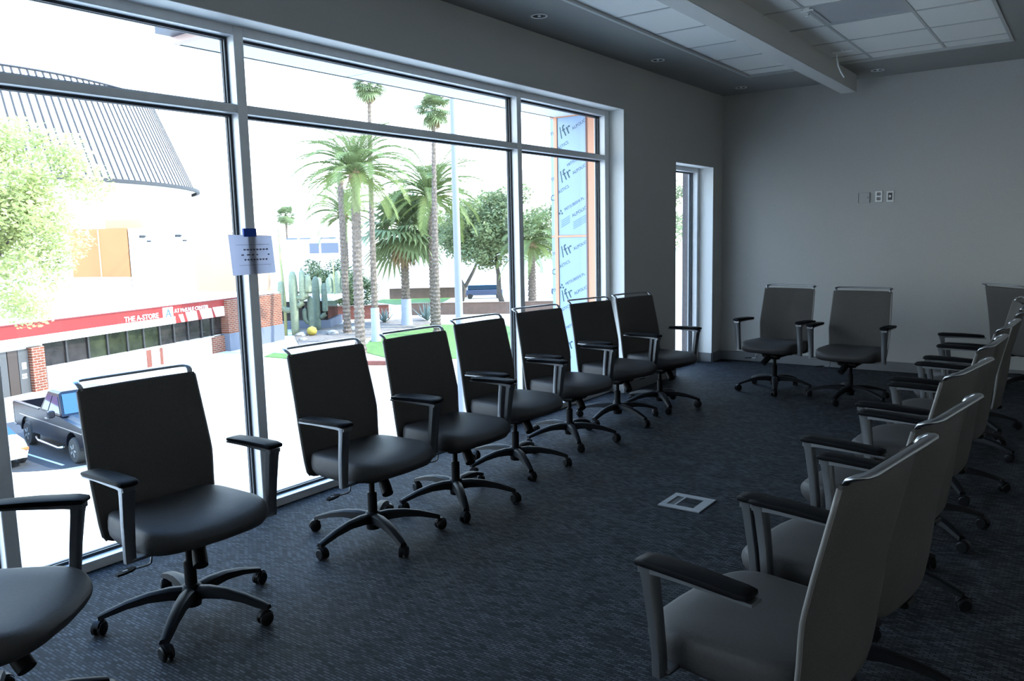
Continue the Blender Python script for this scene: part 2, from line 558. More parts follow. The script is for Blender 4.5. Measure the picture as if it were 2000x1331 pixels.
# ------------------------------------------------------------------ office chairs
def make_chair():
    root = empty('office_chair')
    # seat cushion
    def outline(ins, n=44):
        pts = []
        ax, ay, e = 0.235 - ins, 0.252 - ins, 2 / 5.0
        for k in range(n):
            a = 2 * math.pi * k / n
            ca, sa = math.cos(a), math.sin(a)
            x = math.copysign(abs(ca) ** e, ca) * ax
            y = math.copysign(abs(sa) ** e, sa) * ay
            y *= 1 + 0.05 * x / 0.235
            if x > 0:
                x += 0.045 * (1 - (y / 0.26) ** 2) * (x / 0.235)
            pts.append((x + 0.005, y))
        return pts
    lay = [(0.352, 0.075, 0.0), (0.354, 0.045, 0.0), (0.362, 0.016, 0.0), (0.382, 0.003, 0.0), (0.405, 0.0, 0.2), (0.432, 0.001, 0.7), (0.449, 0.005, 1.0),
           (0.459, 0.015, 1.0), (0.464, 0.035, 1.0), (0.465, 0.09, 1.0), (0.462, 0.15, 1.0), (0.460, 0.215, 1.0)]
    rings = []
    for z, ins, wf in lay:
        ring = []
        for x, y in outline(ins):
            drop = 0.028 * wf * max(0, (x - 0.10) / 0.18) ** 2
            lift = 0.022 * (1 - wf) * max(0, (x - 0.05) / 0.23)
            ring.append((x, y, z - drop + lift + (0.010 if wf >= 1 else 0) * (abs(y) / 0.25) ** 2))
        rings.append(ring)
    MB().loft(rings).build('seat', 'seat_hide', root, smooth=True)
    # backrest: profile (x, z, half width)
    prof = [(-0.205, 0.338, 0.175), (-0.207, 0.342, 0.205), (-0.210, 0.352, 0.228), (-0.213, 0.370, 0.240), (-0.220, 0.42, 0.246), (-0.228, 0.50, 0.251),
            (-0.233, 0.57, 0.256), (-0.237, 0.61, 0.258), (-0.243, 0.645, 0.257), (-0.258, 0.72, 0.254), (-0.276, 0.80, 0.251), (-0.294, 0.88, 0.248), (-0.307, 0.938, 0.246), (-0.309, 0.946, 0.243)]
    nu = 12
    front, back = [], []
    for i, (x, z, hw) in enumerate(prof):
        q0 = prof[max(i - 1, 0)]; q1 = prof[min(i + 1, len(prof) - 1)]
        t = Vector((q1[0] - q0[0], 0, q1[1] - q0[1])).normalized()
        nrm = Vector((t.z, 0, -t.x))
        endk = min(1.0, min(i, len(prof) - 1 - i) / 2.0)
        fr, bk = [], []
        for k in range(nu + 1):
            u = -1 + 2 * k / nu
            y = u * hw
            wrap = 0.020 * u * u
            ed = (1 - abs(u) ** 6)
            th = 0.005 + 0.018 * ed * (0.35 + 0.65 * endk)
            cpos = Vector((x + wrap, y, z))
            fr.append(cpos + nrm * th); bk.append(cpos - nrm * (0.004 + 0.012 * ed * (0.35 + 0.65 * endk)))
        front.append(fr); back.append(bk)
    mb = MB()
    nr = len(prof); vs = [q for r in front for q in r] + [q for r in back for q in r]
    off = nr * (nu + 1); fs = []
    for i in range(nr - 1):
        for k in range(nu):
            a = i * (nu + 1) + k
            fs.append((a, a + 1, a + nu + 2, a + nu + 1))
            fs.append((off + a, off + a + nu + 1, off + a + nu + 2, off + a + 1))
    for i in range(nr - 1):
        for k in (0, nu):
            a = i * (nu + 1) + k; q = (a, a + nu + 1, off + a + nu + 1, off + a)
            fs.append(q if k == 0 else q[::-1])
    for k in range(nu):
        fs.append((k + 1, k, off + k, off + k + 1))
        a = (nr - 1) * (nu + 1) + k
        fs.append((a, a + 1, off + a + 1, off + a))
    mb.add(vs, fs)
    back_o = mb.build('backrest', 'fabric', root, smooth=True, angle=60)
    for s in (0, nu):
        path = [((front[i][s] + back[i][s]) / 2) for i in range(2, nr - 1)]
        MB().tube(path, 0.0065, 6).build('piping', 'piping', back_o, smooth=True)
    # top rail
    pts = []
    Pc = [(-0.286, -0.226, 0.938), (-0.300, -0.232, 0.958), (-0.318, -0.236, 0.968), (-0.334, -0.226, 0.972), (-0.340, -0.205, 0.973)]
    pts = Pc + [(-0.341, y, 0.9735) for y in (-0.12, 0.0, 0.12)] + [(x, -y, z) for x, y, z in reversed(Pc)]
    MB().tube(pts, [0.010, 0.012, 0.014, 0.014, 0.014, 0.014, 0.014, 0.014, 0.014, 0.014, 0.014, 0.012, 0.010], 12, flat=0.5).build('top_rail', 'chrome', root, smooth=True)
    # arms
    for s in (-1, 1):
        a = MB()
        sec = [(0.02, 0.150, 0.372, 0.05, 0.012), (0.02, 0.262, 0.372, 0.05, 0.012), (0.06, 0.292, 0.385, 0.048, 0.012)]
        # foot under the seat
        a.box(0.112, 0.158, min(s * 0.12, s * 0.300), max(s * 0.12, s * 0.300), 0.368, 0.380, 0.003)
        def ring(x, y, z, wx, wy, n=12):
            return [(x + math.copysign(abs(math.cos(2 * math.pi * k / n)) ** 0.45, math.cos(2 * math.pi * k / n)) * wx / 2,
                     y + math.copysign(abs(math.sin(2 * math.pi * k / n)) ** 0.45, math.sin(2 * math.pi * k / n)) * wy / 2, z) for k in range(n)]
        a.loft([ring(0.138, s * 0.300, 0.366, 0.030, 0.040), ring(0.140, s * 0.300, 0.42, 0.030, 0.041), ring(0.150, s * 0.302, 0.52, 0.031, 0.045),
                ring(0.164, s * 0.303, 0.62, 0.034, 0.050), ring(0.170, s * 0.303, 0.656, 0.040, 0.056)])
        # support plate under the pad
        a.loft([[(x, s * 0.303 - 0.024, z - t2), (x, s * 0.303 + 0.024, z - t2), (x, s * 0.303 + 0.024, z), (x, s * 0.303 - 0.024, z)]
                for x, z, t2 in ((0.188, 0.656, 0.016), (0.13, 0.657, 0.012), (-0.02, 0.653, 0.007), (-0.128, 0.651, 0.008))])
        am = a.build('arm', 'arm_metal', root, smooth=True, angle=40)
        p = MB()
        rings = []
        for x, zc, w2, th in ((0.198, 0.663, 0.026, 0.010), (0.192, 0.664, 0.034, 0.018), (0.16, 0.666, 0.037, 0.023), (0.03, 0.664, 0.038, 0.023), (-0.09, 0.658, 0.036, 0.021), (-0.114, 0.657, 0.033, 0.016), (-0.118, 0.657, 0.026, 0.008)):
            ring2 = []
            for k in range(12):
                an = 2 * math.pi * k / 12
                ring2.append((x, s * 0.303 + math.copysign(abs(math.cos(an)) ** 0.35, math.cos(an)) * w2, zc + 0.004 + math.copysign(abs(math.sin(an)) ** 0.6, math.sin(an)) * th / 2))
            rings.append(ring2)
        p.loft(rings).build('arm_pad', 'black_pad', am, smooth=True, angle=50)
    # mechanism, cylinder
    m = MB().box(-0.16, 0.11, -0.085, 0.085, 0.318, 0.354, 0.012)
    m.box(-0.235, -0.12, -0.045, 0.045, 0.322, 0.345, 0.006)
    m.lathe([(0.045, 0.295), (0.055, 0.318)], 14)
    m.build('seat_mechanism', 'black_plastic', root)
    MB().lathe([(0.024, 0.10), (0.024, 0.235), (0.021, 0.238), (0.0145, 0.240), (0.0145, 0.32)], 16).build('gas_cylinder', 'black_plastic', root, smooth=True, angle=40)
    k = MB().tube([(0.085, -0.005, 0.335), (0.13, -0.028, 0.295), (0.158, -0.042, 0.268)], [0.025, 0.028, 0.028], 14)
    k.build('tension_knob', 'black_plastic', root, smooth=True, angle=45)
    lv = MB().tube([(0.035, -0.08, 0.337), (0.035, -0.155, 0.337), (0.035, -0.168, 0.328), (0.033, -0.172, 0.296), (0.028, -0.182, 0.288), (0.008, -0.27, 0.286)], 0.0042, 6)
    lev = lv.build('height_lever', 'arm_metal', root, smooth=True)
    MB().loft([[(0.012 + dx, y, z + dz) for dx, dz in ((-hw, -0.004), (hw, -0.004), (hw, 0.004), (-hw, 0.004))] for y, z, hw in ((-0.222, 0.288, 0.006), (-0.242, 0.287, 0.018), (-0.275, 0.284, 0.018), (-0.295, 0.281, 0.009))]).build('lever_paddle', 'black_plastic', lev)
    # base
    MB().lathe([(0.020, 0.045), (0.034, 0.05), (0.037, 0.075), (0.045, 0.095), (0.043, 0.125), (0.030, 0.140)], 20).build('base_hub', 'black_plastic', root, smooth=True, angle=50)
    leg = MB()
    rings = []
    for x, z, hw, th in ((0.025, 0.106, 0.034, 0.052), (0.08, 0.115, 0.031, 0.044), (0.16, 0.114, 0.027, 0.035), (0.24, 0.100, 0.024, 0.028), (0.31, 0.079, 0.021, 0.023), (0.342, 0.068, 0.018, 0.020)):
        rings.append([(x, -hw, z - th * 0.45), (x, -hw * 0.45, z - th * 0.5), (x, hw * 0.45, z - th * 0.5), (x, hw, z - th * 0.45), (x, hw * 0.75, z + th * 0.3), (x, hw * 0.3, z + th * 0.5), (x, -hw * 0.3, z + th * 0.5), (x, -hw * 0.75, z + th * 0.3)])
    leg.loft(rings)
    lm = leg.mesh('base_leg', 'black_plastic', True)
    lm.set_sharp_from_angle(angle=R(40))
    cs = MB()
    for s in (-1, 1):
        q = MB().lathe([(0.010, 0.0), (0.022, 0.0), (0.0275, 0.004), (0.0275, 0.015), (0.020, 0.019), (0.006, 0.019)], 18)
        q.xf(Matrix.Rotation(R(-90), 4, 'X'))
        if s > 0:
            q.xf(Matrix.Translation((0.012, 0.004, 0.0275)))
        else:
            q.xf(Matrix.Translation((0.012, -0.023, 0.0275)))
        cs.add(q.v, q.f)
    cs.tube([(0, 0, 0.030), (0, 0, 0.075)], 0.007, 8)
    cs.box(-0.014, 0.024, -0.0045, 0.0045, 0.02, 0.054, 0.002)
    # hood over the wheels
    hood = []
    for k2 in range(7):
        an = R(20 + 140 * k2 / 6)
        hood.append((0.012 + 0.031 * math.cos(an), 0.0275 + 0.031 * math.sin(an)))
    cs.loft([[(x, -0.012, z), (x, 0.012, z), (x, 0.012, z + 0.004), (x, -0.012, z + 0.004)] for x, z in hood])
    cm = cs.mesh('caster', 'caster', True)
    cm.set_sharp_from_angle(angle=R(35))
    for i in range(5):
        l = obj_from('base_leg', lm, root)
        l.rotation_euler.z = R(72 * i)
        cc = obj_from('caster', cm, l, (0.334, 0, 0))
        cc.rotation_euler.z = R(random.uniform(0, 360))
    return root

CHAIRS = [
    (0.915, 0.865, 38.0, 10, 'grey office chair cut off by the lower left corner of the photo', 'chairs along the window'),
    (0.661, 1.704, -1.9, 23, 'nearest whole grey office chair of the window row, in front of the pickup truck', 'chairs along the window'),
    (0.656, 2.717, -0.6, 52, 'grey office chair standing just right of the mullion with the taped paper', 'chairs along the window'),
    (0.662, 3.362, -3.5, 31, 'grey office chair in the window row between the papered mullion chair and the light pole', 'chairs along the window'),
    (0.542, 4.112, -3.5, 34, 'grey office chair whose backrest overlaps the pale light pole outside', 'chairs along the window'),
    (0.482, 4.877, -9.0, 25, 'grey office chair in front of the thin mullion beside the last big pane', 'chairs along the window'),
    (0.461, 5.647, -12.3, 50, 'grey office chair in front of the blue film covered panel outside', 'chairs along the window'),
    (0.535, 6.277, -12.8, 22, 'last grey office chair of the window row, against the pillar beside the narrow window', 'chairs along the window'),
    (1.141, 7.489, -97.2, 1, 'left one of two grey office chairs facing the room at the far wall', 'chairs at the far wall'),
    (1.859, 7.326, -92.3, 45, 'right one of two grey office chairs at the far wall, below the wall plates', 'chairs at the far wall'),
    (3.11, 8.60, 45.0, 20, 'grey office chair turned away from the room in the far right corner', 'chairs at the far wall'),
    (2.868, 2.055, 172.0, 38, 'nearest grey office chair of the right row, its whole seat and near armrest showing', 'chairs in the right row'),
    (2.907, 2.671, 172.5, 8, 'second grey office chair of the right row, directly behind the nearest one', 'chairs in the right row'),
    (2.862, 3.495, 172.4, 60, 'third grey office chair of the right row counted from the camera', 'chairs in the right row'),
    (2.862, 4.300, 177.5, 30, 'fourth grey office chair of the right row counted from the camera', 'chairs in the right row'),
    (2.863, 5.080, 177.5, 12, 'fifth grey office chair of the right row counted from the camera', 'chairs in the right row'),
    (2.872, 5.975, 181.0, 50, 'sixth grey office chair of the right row counted from the camera', 'chairs in the right row'),
    (2.83, 6.70, 191.0, 25, 'farthest grey office chair of the right row, its back angled at the right edge', 'chairs in the right row'),
]
proto = make_chair()
all_chairs = [proto] + [copy_tree(proto) for _ in CHAIRS[1:]]
for o, (x, y, th, ph, lab, grp) in zip(all_chairs, CHAIRS):
    o.location = (x, y, 0)
    o.rotation_euler.z = R(th)
    tag(o, lab, 'office chair', grp)
    k = 0
    for ch in o.children:
        if ch.name.startswith('base_leg'):
            ch.rotation_euler.z = R(ph - th + 72 * k); k += 1
            for cc in ch.children:
                cc.rotation_euler.z = R(random.uniform(0, 360))

# ------------------------------------------------------------------ small things in the room
# paper taped to the mullion
pp = empty('paper_notice', (-0.1505, 2.676, 1.434), label='white printed paper notice hung on the window mullion', cat='paper notice')
n = 10
mb = MB(); vs = []; fs = []
for i in range(n + 1):
    for j in range(2):
        u = -0.137 + 0.274 * i / n
        z = -0.105 + 0.21 * j + (0.004 if j else -0.002) * (1 - 2 * i / n) + (0.0)
        u2 = u + (0.010 if j == 0 else -0.004)
        vs.append((0.0015 + 0.004 + 0.006 * abs(u / 0.137) ** 2, u2, z))
for i in range(n):
    a = i * 2
    fs.append((a, a + 2, a + 3, a + 1))
mb.add(vs, fs)
sheet = mb.build('sheet', 'paper', pp)
sm = sheet.modifiers.new('thick', 'SOLIDIFY'); sm.thickness = 0.0008
ink = MB()
def dash(u0, u1, z0, z1):
    x = 0.0075 + 0.006 * (max(abs(u0), abs(u1)) / 0.137) ** 2
    ink.box(x, x + 0.0004, u0, u1, z0, z1)
dash(-0.10, 0.115, 0.0535, 0.0550)
dash(-0.085, 0.118, -0.0555, -0.0540)
for zr, us, hh in ((0.028, [(-0.05 + 0.02 * i, -0.05 + 0.02 * i + 0.014) for i in range(8)], 0.008), (0.0, [(-0.066, -0.05), (-0.03, -0.008), (0.0, 0.016), (0.03, 0.04), (0.10, 0.112)], 0.007), (-0.026, [(-0.048 + 0.019 * i, -0.048 + 0.019 * i + 0.012) for i in range(8)], 0.008)):
    for u0, u1 in us:
        dash(u0, u1, zr - hh / 2, zr + hh / 2)
ink.build('print_rows', 'ink', pp)
tp = MB().box(0.0005, 0.002, -0.042, 0.036, -0.022, 0.022)
tp.box(-0.012, 0.0008, -0.0425, -0.0405, -0.022, 0.022)
tag(tp.build('masking_tape', 'tape_blue', None, loc=(-0.1445 + 0.003, 2.676, 1.553)), 'blue masking tape holding the paper notice to the mullion', 'tape')

# floor box
fb = empty('floor_outlet_box', (1.775, 4.035, 0), R(0), label='square metal floor outlet box set in the carpet', cat='floor outlet')
h = 0.122
f = MB()
f.box(-h, h, -h, -h + 0.045, 0, 0.008, 0.002).box(-h, h, h - 0.045, h, 0, 0.008, 0.002)
f.box(-h, -h + 0.035, -h + 0.045, h - 0.045, 0, 0.008, 0.002).box(h - 0.055, h, -h + 0.045, h - 0.045, 0, 0.008, 0.002)
f.box(-h + 0.075, -h + 0.088, -h + 0.045, h - 0.045, 0, 0.008, 0.002)
f.build('frame', 'floorbox_metal', fb)
MB().box(-h + 0.088, h - 0.055, -h + 0.045, h - 0.045, 0, 0.004).build('lid', 'carpet', fb)
MB().box(-h + 0.035, -h + 0.075, -h + 0.045, h - 0.045, 0, 0.002).build('cable_door', 'outlet_grey', fb)

# wall plates on the far wall
def wall_plate(name, x, z, w2, h2, label, style):
    r = empty(name, (x, YF, z), label=label, cat='wall plate')
    if style == 'blank':
        MB().box(-w2, w2, -0.005, 0, -h2, h2, 0.002).build('plate', 'wall_paint', r)
        MB().box(w2 - 0.004, w2 + 0.002, -0.006, 0, -h2, h2).box(w2 - 0.022, w2 - 0.014, -0.008, -0.004, -0.002, 0.008).build('side_clip', 'outlet_grey', r)
        MB().box(-w2 - 0.002, -w2 + 0.003, -0.006, 0, -h2, h2).build('side_clip', 'outlet_grey', r)
        return
    f = MB()
    f.box(-w2, w2, -0.006, 0, -h2, h2, 0.002)
    f.build('plate', 'steel_plate', r)
    if style == 'outlet':
        for s in (-1, 1):
            o = MB().box(-0.018, 0.018, -0.010, -0.006, s * 0.024 - 0.015, s * 0.024 + 0.015, 0.0015).build('receptacle', 'outlet_grey', r)
            MB().box(-0.010, -0.006, -0.0108, -0.010, s * 0.024 - 0.004, s * 0.024 + 0.008).box(0.006, 0.010, -0.0108, -0.010, s * 0.024 - 0.004, s * 0.024 + 0.008).build('slots', 'steel_plate', o)
    else:
        MB().box(-0.020, 0.020, -0.010, -0.006, -0.036, 0.036, 0.0015).build('jack_insert', 'outlet_grey', r)
        MB().box(-0.011, 0.011, -0.012, -0.010, -0.010, 0.014, 0.001).build('jack', 'steel_plate', r)
wall_plate('wall_plate', 1.545, 1.818, 0.056, 0.052, 'wall coloured blank plate left of two steel plates on far wall', 'blank')
wall_plate('wall_plate', 1.686, 1.827, 0.036, 0.058, 'left steel outlet plate of the pair on the far wall', 'outlet')
wall_plate('wall_plate', 1.795, 1.823, 0.036, 0.058, 'right steel jack plate of the pair on the far wall', 'jack')

# recessed downlights
for x, y, lab in ((0.285, 4.863, 'round recessed downlight nearest the camera in the border above the windows'),
                  (0.285, 6.751, 'round recessed downlight in the border above the last big pane'),
                  (0.36, 8.62, 'round recessed downlight in the far left corner of the ceiling'),
                  (1.716, 8.64, 'round recessed downlight right of the beam end by the far wall')):
    r = empty('downlight', (x, y, ZC), label=lab, cat='downlight', group='recessed ceiling downlights')
    MB().lathe([(0.050, 0.0), (0.062, -0.003), (0.058, -0.008), (0.047, -0.006), (0.047, 0.0)], 28, cap=False).build('trim_ring', 'trim_white', r, smooth=True)
    MB().lathe([(0.047, -0.004), (0.030, -0.001), (0.0, 0.0)], 24, cap=False).build('reflector', 'reflector', r, smooth=True)
    MB().lathe([(0.0, -0.010), (0.010, -0.009), (0.014, -0.004), (0.012, 0.0)], 14, cap=False).build('bulb', 'lamp_glass', r, smooth=True)

# cable drop and bracket hanging from the tile ceiling
cd = empty('ceiling_cable', (1.66, 7.56, TZ), label='white cable hanging from a bracket on the ceiling tiles', cat='cable')
MB().box(-0.09, 0.09, -0.015, 0.015, -0.024, -0.012, 0.003).box(-0.02, 0.0, -0.012, 0.012, -0.014, 0.0).build('bracket', 'trim_white', cd)
MB().tube([(-0.055, 0, -0.02), (-0.052, 0, -0.07), (-0.040, 0, -0.13), (-0.015, 0, -0.19), (0.012, 0, -0.235)], 0.006, 6).build('cord', 'cable_white', cd, smooth=True)
cb = empty('ceiling_bracket', (1.79, 6.0, TZ), label='small white bracket on the ceiling tiles near the top edge', cat='bracket')
MB().box(-0.05, 0.05, -0.012, 0.012, -0.022, -0.012, 0.003).build('bar', 'trim_white', cb)
MB().tube([(0.02, 0, -0.012), (0.02, 0.0, -0.05), (-0.005, 0.0, -0.055)], 0.006, 6).build('hook', 'cable_white', cb, smooth=True)
MB().box(-0.02, 0.02, -0.01, 0.01, -0.013, 0.002).build('clip', 'trim_white', cb)

# ================================================================== OUTSIDE
G = -6.2
tag(MB().box(-420, -0.30, -160, 420, G - 0.5, G).build('ground', 'concrete'), kind='structure')
# our own building below and above the room, seen only from outside
tag(MB().box(-0.30, 14, YB - 6, YF + 4, G, -0.301).build('wall_lower_storey', 'stucco_white'), kind='structure')

def slab(name, pts, z, matname, label=None, cat=None, kind=None):
    m = MB()
    m.loft([[(x, y, G - 0.02) for x, y in pts], [(x, y, G + z) for x, y in pts]])
    return tag(m.build(name, matname), label, cat, kind=kind)
asph = [(-25.4, 17.0), (-24.85, 14.5), (-24.95, 13.4), (-25.2, 12.5), (-25.7, 11.9), (-26.5, 11.2), (-27.2, 10.0), (-28, 7), (-35, 7), (-35, 17)]
slab('asphalt_lot', asph, 0.02, 'asphalt', 'grey asphalt parking bay under the pickup truck', 'pavement')
st = MB()
st.box(-32.5, -25.6, 12.72, 12.82, G + 0.02, G + 0.026)
tag(st.build('parking_stripe', 'road_paint'), 'pale parking stripe between the pickup and the white car', 'road marking')
slab('lawn', [(-26.5, 42), (-29.5, 38.5), (-33, 36.6), (-37.5, 38.2), (-41.8, 43.5), (-44.5, 53), (-38.5, 56), (-29, 50)], 0.05, 'grass', 'green lawn strip around the palm trunks behind the window chairs', 'lawn')
slab('lawn', [(-41.5, 33.2), (-36.5, 33.6), (-38.3, 35.2), (-42.3, 34.6)], 0.05, 'grass', 'small green lawn tip beside the store brick pier', 'lawn')
slab('lawn', [(-63, 68), (-69, 70.0), (-70.5, 73.2), (-63.5, 78.6), (-60, 73)], 0.05, 'grass', 'bright green lawn patch left of the short fan palm', 'lawn')
slab('gravel_bed', [(-43, 37.5), (-46.8, 40.2), (-53.6, 45.2), (-51.4, 53.0), (-49.5, 57.5), (-45, 54), (-42.5, 44)], 0.06, 'gravel', 'brown gravel bed with cacti', 'gravel bed')
slab('brick_kerb', [(-33.1, 34.2), (-31.4, 35.1), (-31.2, 34.7), (-32.9, 33.8)], 0.25, 'brick_plain', 'short red brick kerb between two chair backs', 'kerb')

# ---- film covered fin at the end of the big window
fin = empty('facade_fin', (0, 7.37, 0), label='film wrapped facade fin with copper trim right outside the big window', cat='facade panel')
MB().box(-1.275, -0.302, 0.02, 0.30, -1.2, 3.5).build('core', 'stucco_white', fin)
def film(x0, x1, z0, z1):
    return MB().box(x0, x1, 0.0, 0.02, z0, z1).build('film_panel', 'film_blue', fin)
zcuts = [(-1.2, -0.052), (-0.03, 1.478), (1.502, 2.74), (2.762, 3.4)]
inner = [film(-1.185, -0.827, a, b2) for a, b2 in zcuts]
outer = [film(-1.275, -1.232, a, b2) for a, b2 in zcuts]
MB().box(-1.231, -1.186, -0.012, 0.02, -1.2, 3.0, 0.003).build('copper_trim', 'copper_trim', fin)
MB().box(-1.192, -1.184, -0.004, 0.012, -1.2, 3.0).build('trim_joint', 'copper_dark', fin)
MB().box(-0.826, -0.302, -0.006, 0.02, -1.2, 3.0).build('copper_panel', 'copper_trim', fin)
MB().box(-0.832, -0.815, -0.014, 0.012, -1.2, 3.0).build('trim_joint', 'copper_dark', fin)
for z in (-0.041, 1.49, 2.751):
    MB().box(-1.275, -0.827, -0.008, 0.02, z - 0.010, z + 0.010).build('copper_trim', 'copper_trim', fin)
cache = {}
def film_text(parent, body, size, x, z, ang, ink_name='film_ink', align='CENTER'):
    key = (body, size, ink_name)
    if key not in cache:
        me = text_mesh(body, size, 0.0006)
        me.materials.clear(); me.materials.append(M[ink_name]); cache[key] = me
    o = obj_from('lettering', cache[key], parent, (x, -0.001, z))
    o.rotation_euler = (R(90), R(-ang), 0)
    return o
A = 26
def film_set(par, z, variant):
    # one repeat of the printed film
    film_text(par, '/fr', 0.17, -1.09, z, A)
    film_text(par, 'ALPOLIC', 0.046, -0.918, z + 0.05, A)
    film_text(par, 'ASTICS', 0.046, -1.115, z - 0.15, A)
    if variant:
        film_text(par, 'MITSUBISHI PL', 0.043, -0.985, z - 0.31, A)
        t = MB()
        for dx, dz in ((0, 0.018), (-0.016, -0.010), (0.016, -0.010)):
            t.loft([[(dx - 0.012, y, dz), (dx, y, dz - 0.014), (dx + 0.012, y, dz), (dx, y, dz + 0.014)] for y in (-0.0012, 0.0005)])
        o = t.build('lettering', 'film_ink', par, loc=(-1.155, 0, z - 0.395))
film_set(inner[2], 2.60, False)
film_text(inner[2], 'MITSUBISHI P', 0.043, -0.955, 2.29, A)
film_set(inner[2], 2.16 - 0.02, True)
film_text(inner[2], 'ALPOLIC', 0.050, -0.925, 1.745, A)
b2 = MB()
for k in range(4):
    b2.add([(-1.00 + 0.0, -0.0012, 1.64 - k * 0.022), (-0.84, -0.0012, 1.715 - k * 0.022), (-0.84, -0.0012, 1.703 - k * 0.022), (-1.00, -0.0012, 1.628 - k * 0.022)], [(0, 3, 2, 1)])
    b2.add([(-1.15 + 0.0, -0.0012, 1.66 - k * 0.022), (-1.04, -0.0012, 1.715 - k * 0.022), (-1.04, -0.0012, 1.703 - k * 0.022), (-1.15, -0.0012, 1.648 - k * 0.022)], [(0, 3, 2, 1)])
b2.build('print_block', 'film_ink_pale', inner[2])
film_set(inner[1], 1.34, True)
film_set(inner[1], 0.86, True)
film_set(inner[1], 0.30, True)
film_set(inner[0], -0.4, True)
for par, zz in ((outer[2], (2.58, 2.38, 2.1, 1.9)), (outer[1], (1.3, 1.1, 0.9, 0.6))):
    for k, z in enumerate(zz):
        film_text(par, 'C' if k % 2 else 'TI', 0.09 if k % 2 else 0.05, -1.254, z, 20)
MB().add([(-1.00, -0.0012, 0.44), (-0.95, -0.0012, 0.46), (-0.95, -0.0012, 0.60), (-0.98, -0.0012, 0.57), (-1.0, -0.0012, 0.50)], [(0, 1, 2, 3, 4)]).build('tape_piece', 'tape_blue', inner[1])

# ---- canopy above the window
can = empty('canopy', (0, 0, 0), label='white panelled canopy soffit above the big window outside', cat='canopy')
ZK = 2.752
for y0, y1 in ((3.02, 4.425), (4.437, 5.925), (5.937, 7.36)):
    MB().box(-1.222, -0.30, y0, y1, ZK, ZK + 0.03).build('soffit_panel', 'canopy_white', can)
for y in (4.431, 5.931):
    MB().box(-1.222, -0.30, y - 0.006, y + 0.006, ZK + 0.004, ZK + 0.03).build('panel_joint', 'canopy_edge', can)
MB().box(-1.24, -1.222, 3.0, 7.36, ZK - 0.004, ZK + 0.16).build('edge_trim', 'canopy_edge', can)
MB().box(-1.222, -0.30, 3.0, 7.36, ZK + 0.03, ZK + 0.16).build('deck', 'canopy_white', can)
MB().box(-1.222, -0.90, 2.965, 3.02, ZK - 0.006, ZK + 0.10).build('end_cap', 'canopy_pink', can)
MB().box(-1.20, -0.62, 2.85, 2.965, ZK + 0.03, ZK + 0.13).build('end_bracket', 'canopy_blue', can)

# ---- narrow stone pier outside the narrow window
tag(MB().box(-0.376, -0.301, 8.768, 9.6, G, 3.2, 0.006).build('stone_pier', 'stone_pier'), 'grey-brown stone pier just outside the narrow window', 'pier')

# ---- lamp post
lp = empty('light_pole', (-8.05, 13.85, G), label='tall pale blue-grey light pole standing outside between window chairs', cat='light pole')
MB().lathe([(0.19, 0), (0.19, 0.35), (0.10, 0.40), (0.098, 3.2), (0.094, 3.25), (0.085, 6.5), (0.062, 11.2)], 16).build('shaft', 'pole_paint', lp, smooth=True, angle=40)
MB().tube([(0, 0, 11.1), (0.3, -0.1, 11.35), (1.0, -0.3, 11.4)], 0.04, 8).build('lamp_arm', 'pole_paint', lp)
MB().box(0.9, 1.6, -0.45, -0.15, 11.33, 11.45, 0.02).build('lamp_head', 'pole_paint', lp)

# ---- store across the street (local x along the facade, local y towards the camera side is negative)
FA = R(107.136)
store = empty('store_building', (-42.138, 19.381, G), FA, label='low white store with red sign band, brick piers and dark shop windows', cat='building')
# local frame: +x along facade (away), +y away from the street (behind), -y towards the camera
def sb(name, x0, x1, y0, y1, z0, z1, m, par=None, ch=0):
    return MB().box(x0, x1, y0, y1, z0 - G, z1 - G, ch).build(name, m, par or store)
sb('wall', -14, 21.6, 0.35, 16, -6.2, -2.5, 'stucco_white')
sb('roof', -14.3, 21.8, 0.0, 16.2, -2.5, -2.42, 'roof_white')
sb('upper_wall', -14, 16, 9.0, 16, -2.42, -0.9, 'stucco_white')
fas = sb('sign_band', -14, 16.85, -0.05, 0.35, -3.2, -2.47, 'sign_red')
sb('band_cap', -14, 16.9, -0.10, 0.38, -2.50, -2.44, 'sign_red_dark', fas)
lower = sb('lower_band', -14, 10.2, -0.05, 0.35, -3.66, -3.2, 'sign_white')  # sunlit lower part of the red fascia, put into the colour as white
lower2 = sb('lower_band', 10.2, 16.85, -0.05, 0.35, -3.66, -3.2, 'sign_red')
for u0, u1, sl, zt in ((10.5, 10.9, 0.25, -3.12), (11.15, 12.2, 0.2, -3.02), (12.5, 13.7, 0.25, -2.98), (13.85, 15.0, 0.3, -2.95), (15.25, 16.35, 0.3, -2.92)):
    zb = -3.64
    MB().loft([[(u0 + sl, yy, zb - G), (u1 + sl * 0.6, yy, zb - G), (u1, yy, zt - G), (u0, yy, zt - G)] for yy in (-0.056, -0.045)]).build('sunlit_patch', 'sign_white', lower2)  # patches of sun on the red fascia, put in as white slabs
def sign_text(body, size, u, z, mname):
    me = text_mesh(body, size, 0.02)
    me.materials.clear(); me.materials.append(M[mname])
    o = obj_from('lettering', me, fas, (u, -0.08, z - G))
    o.rotation_euler = (R(90), 0, 0)
    return o
sign_text('THE A-STORE', 0.46, 7.30, -3.00, 'sign_white')
sign_text('AT McKALE CENTER', 0.36, 11.75, -2.86, 'sign_white')
# block letter A emblem in a white square
lg = sb('emblem', 9.10, 9.95, -0.12, -0.04, -3.35, -2.55, 'sign_white', fas)
o = sign_text('A', 0.80, 9.52, -2.95, 'sign_blue'); o.location.y = -0.135
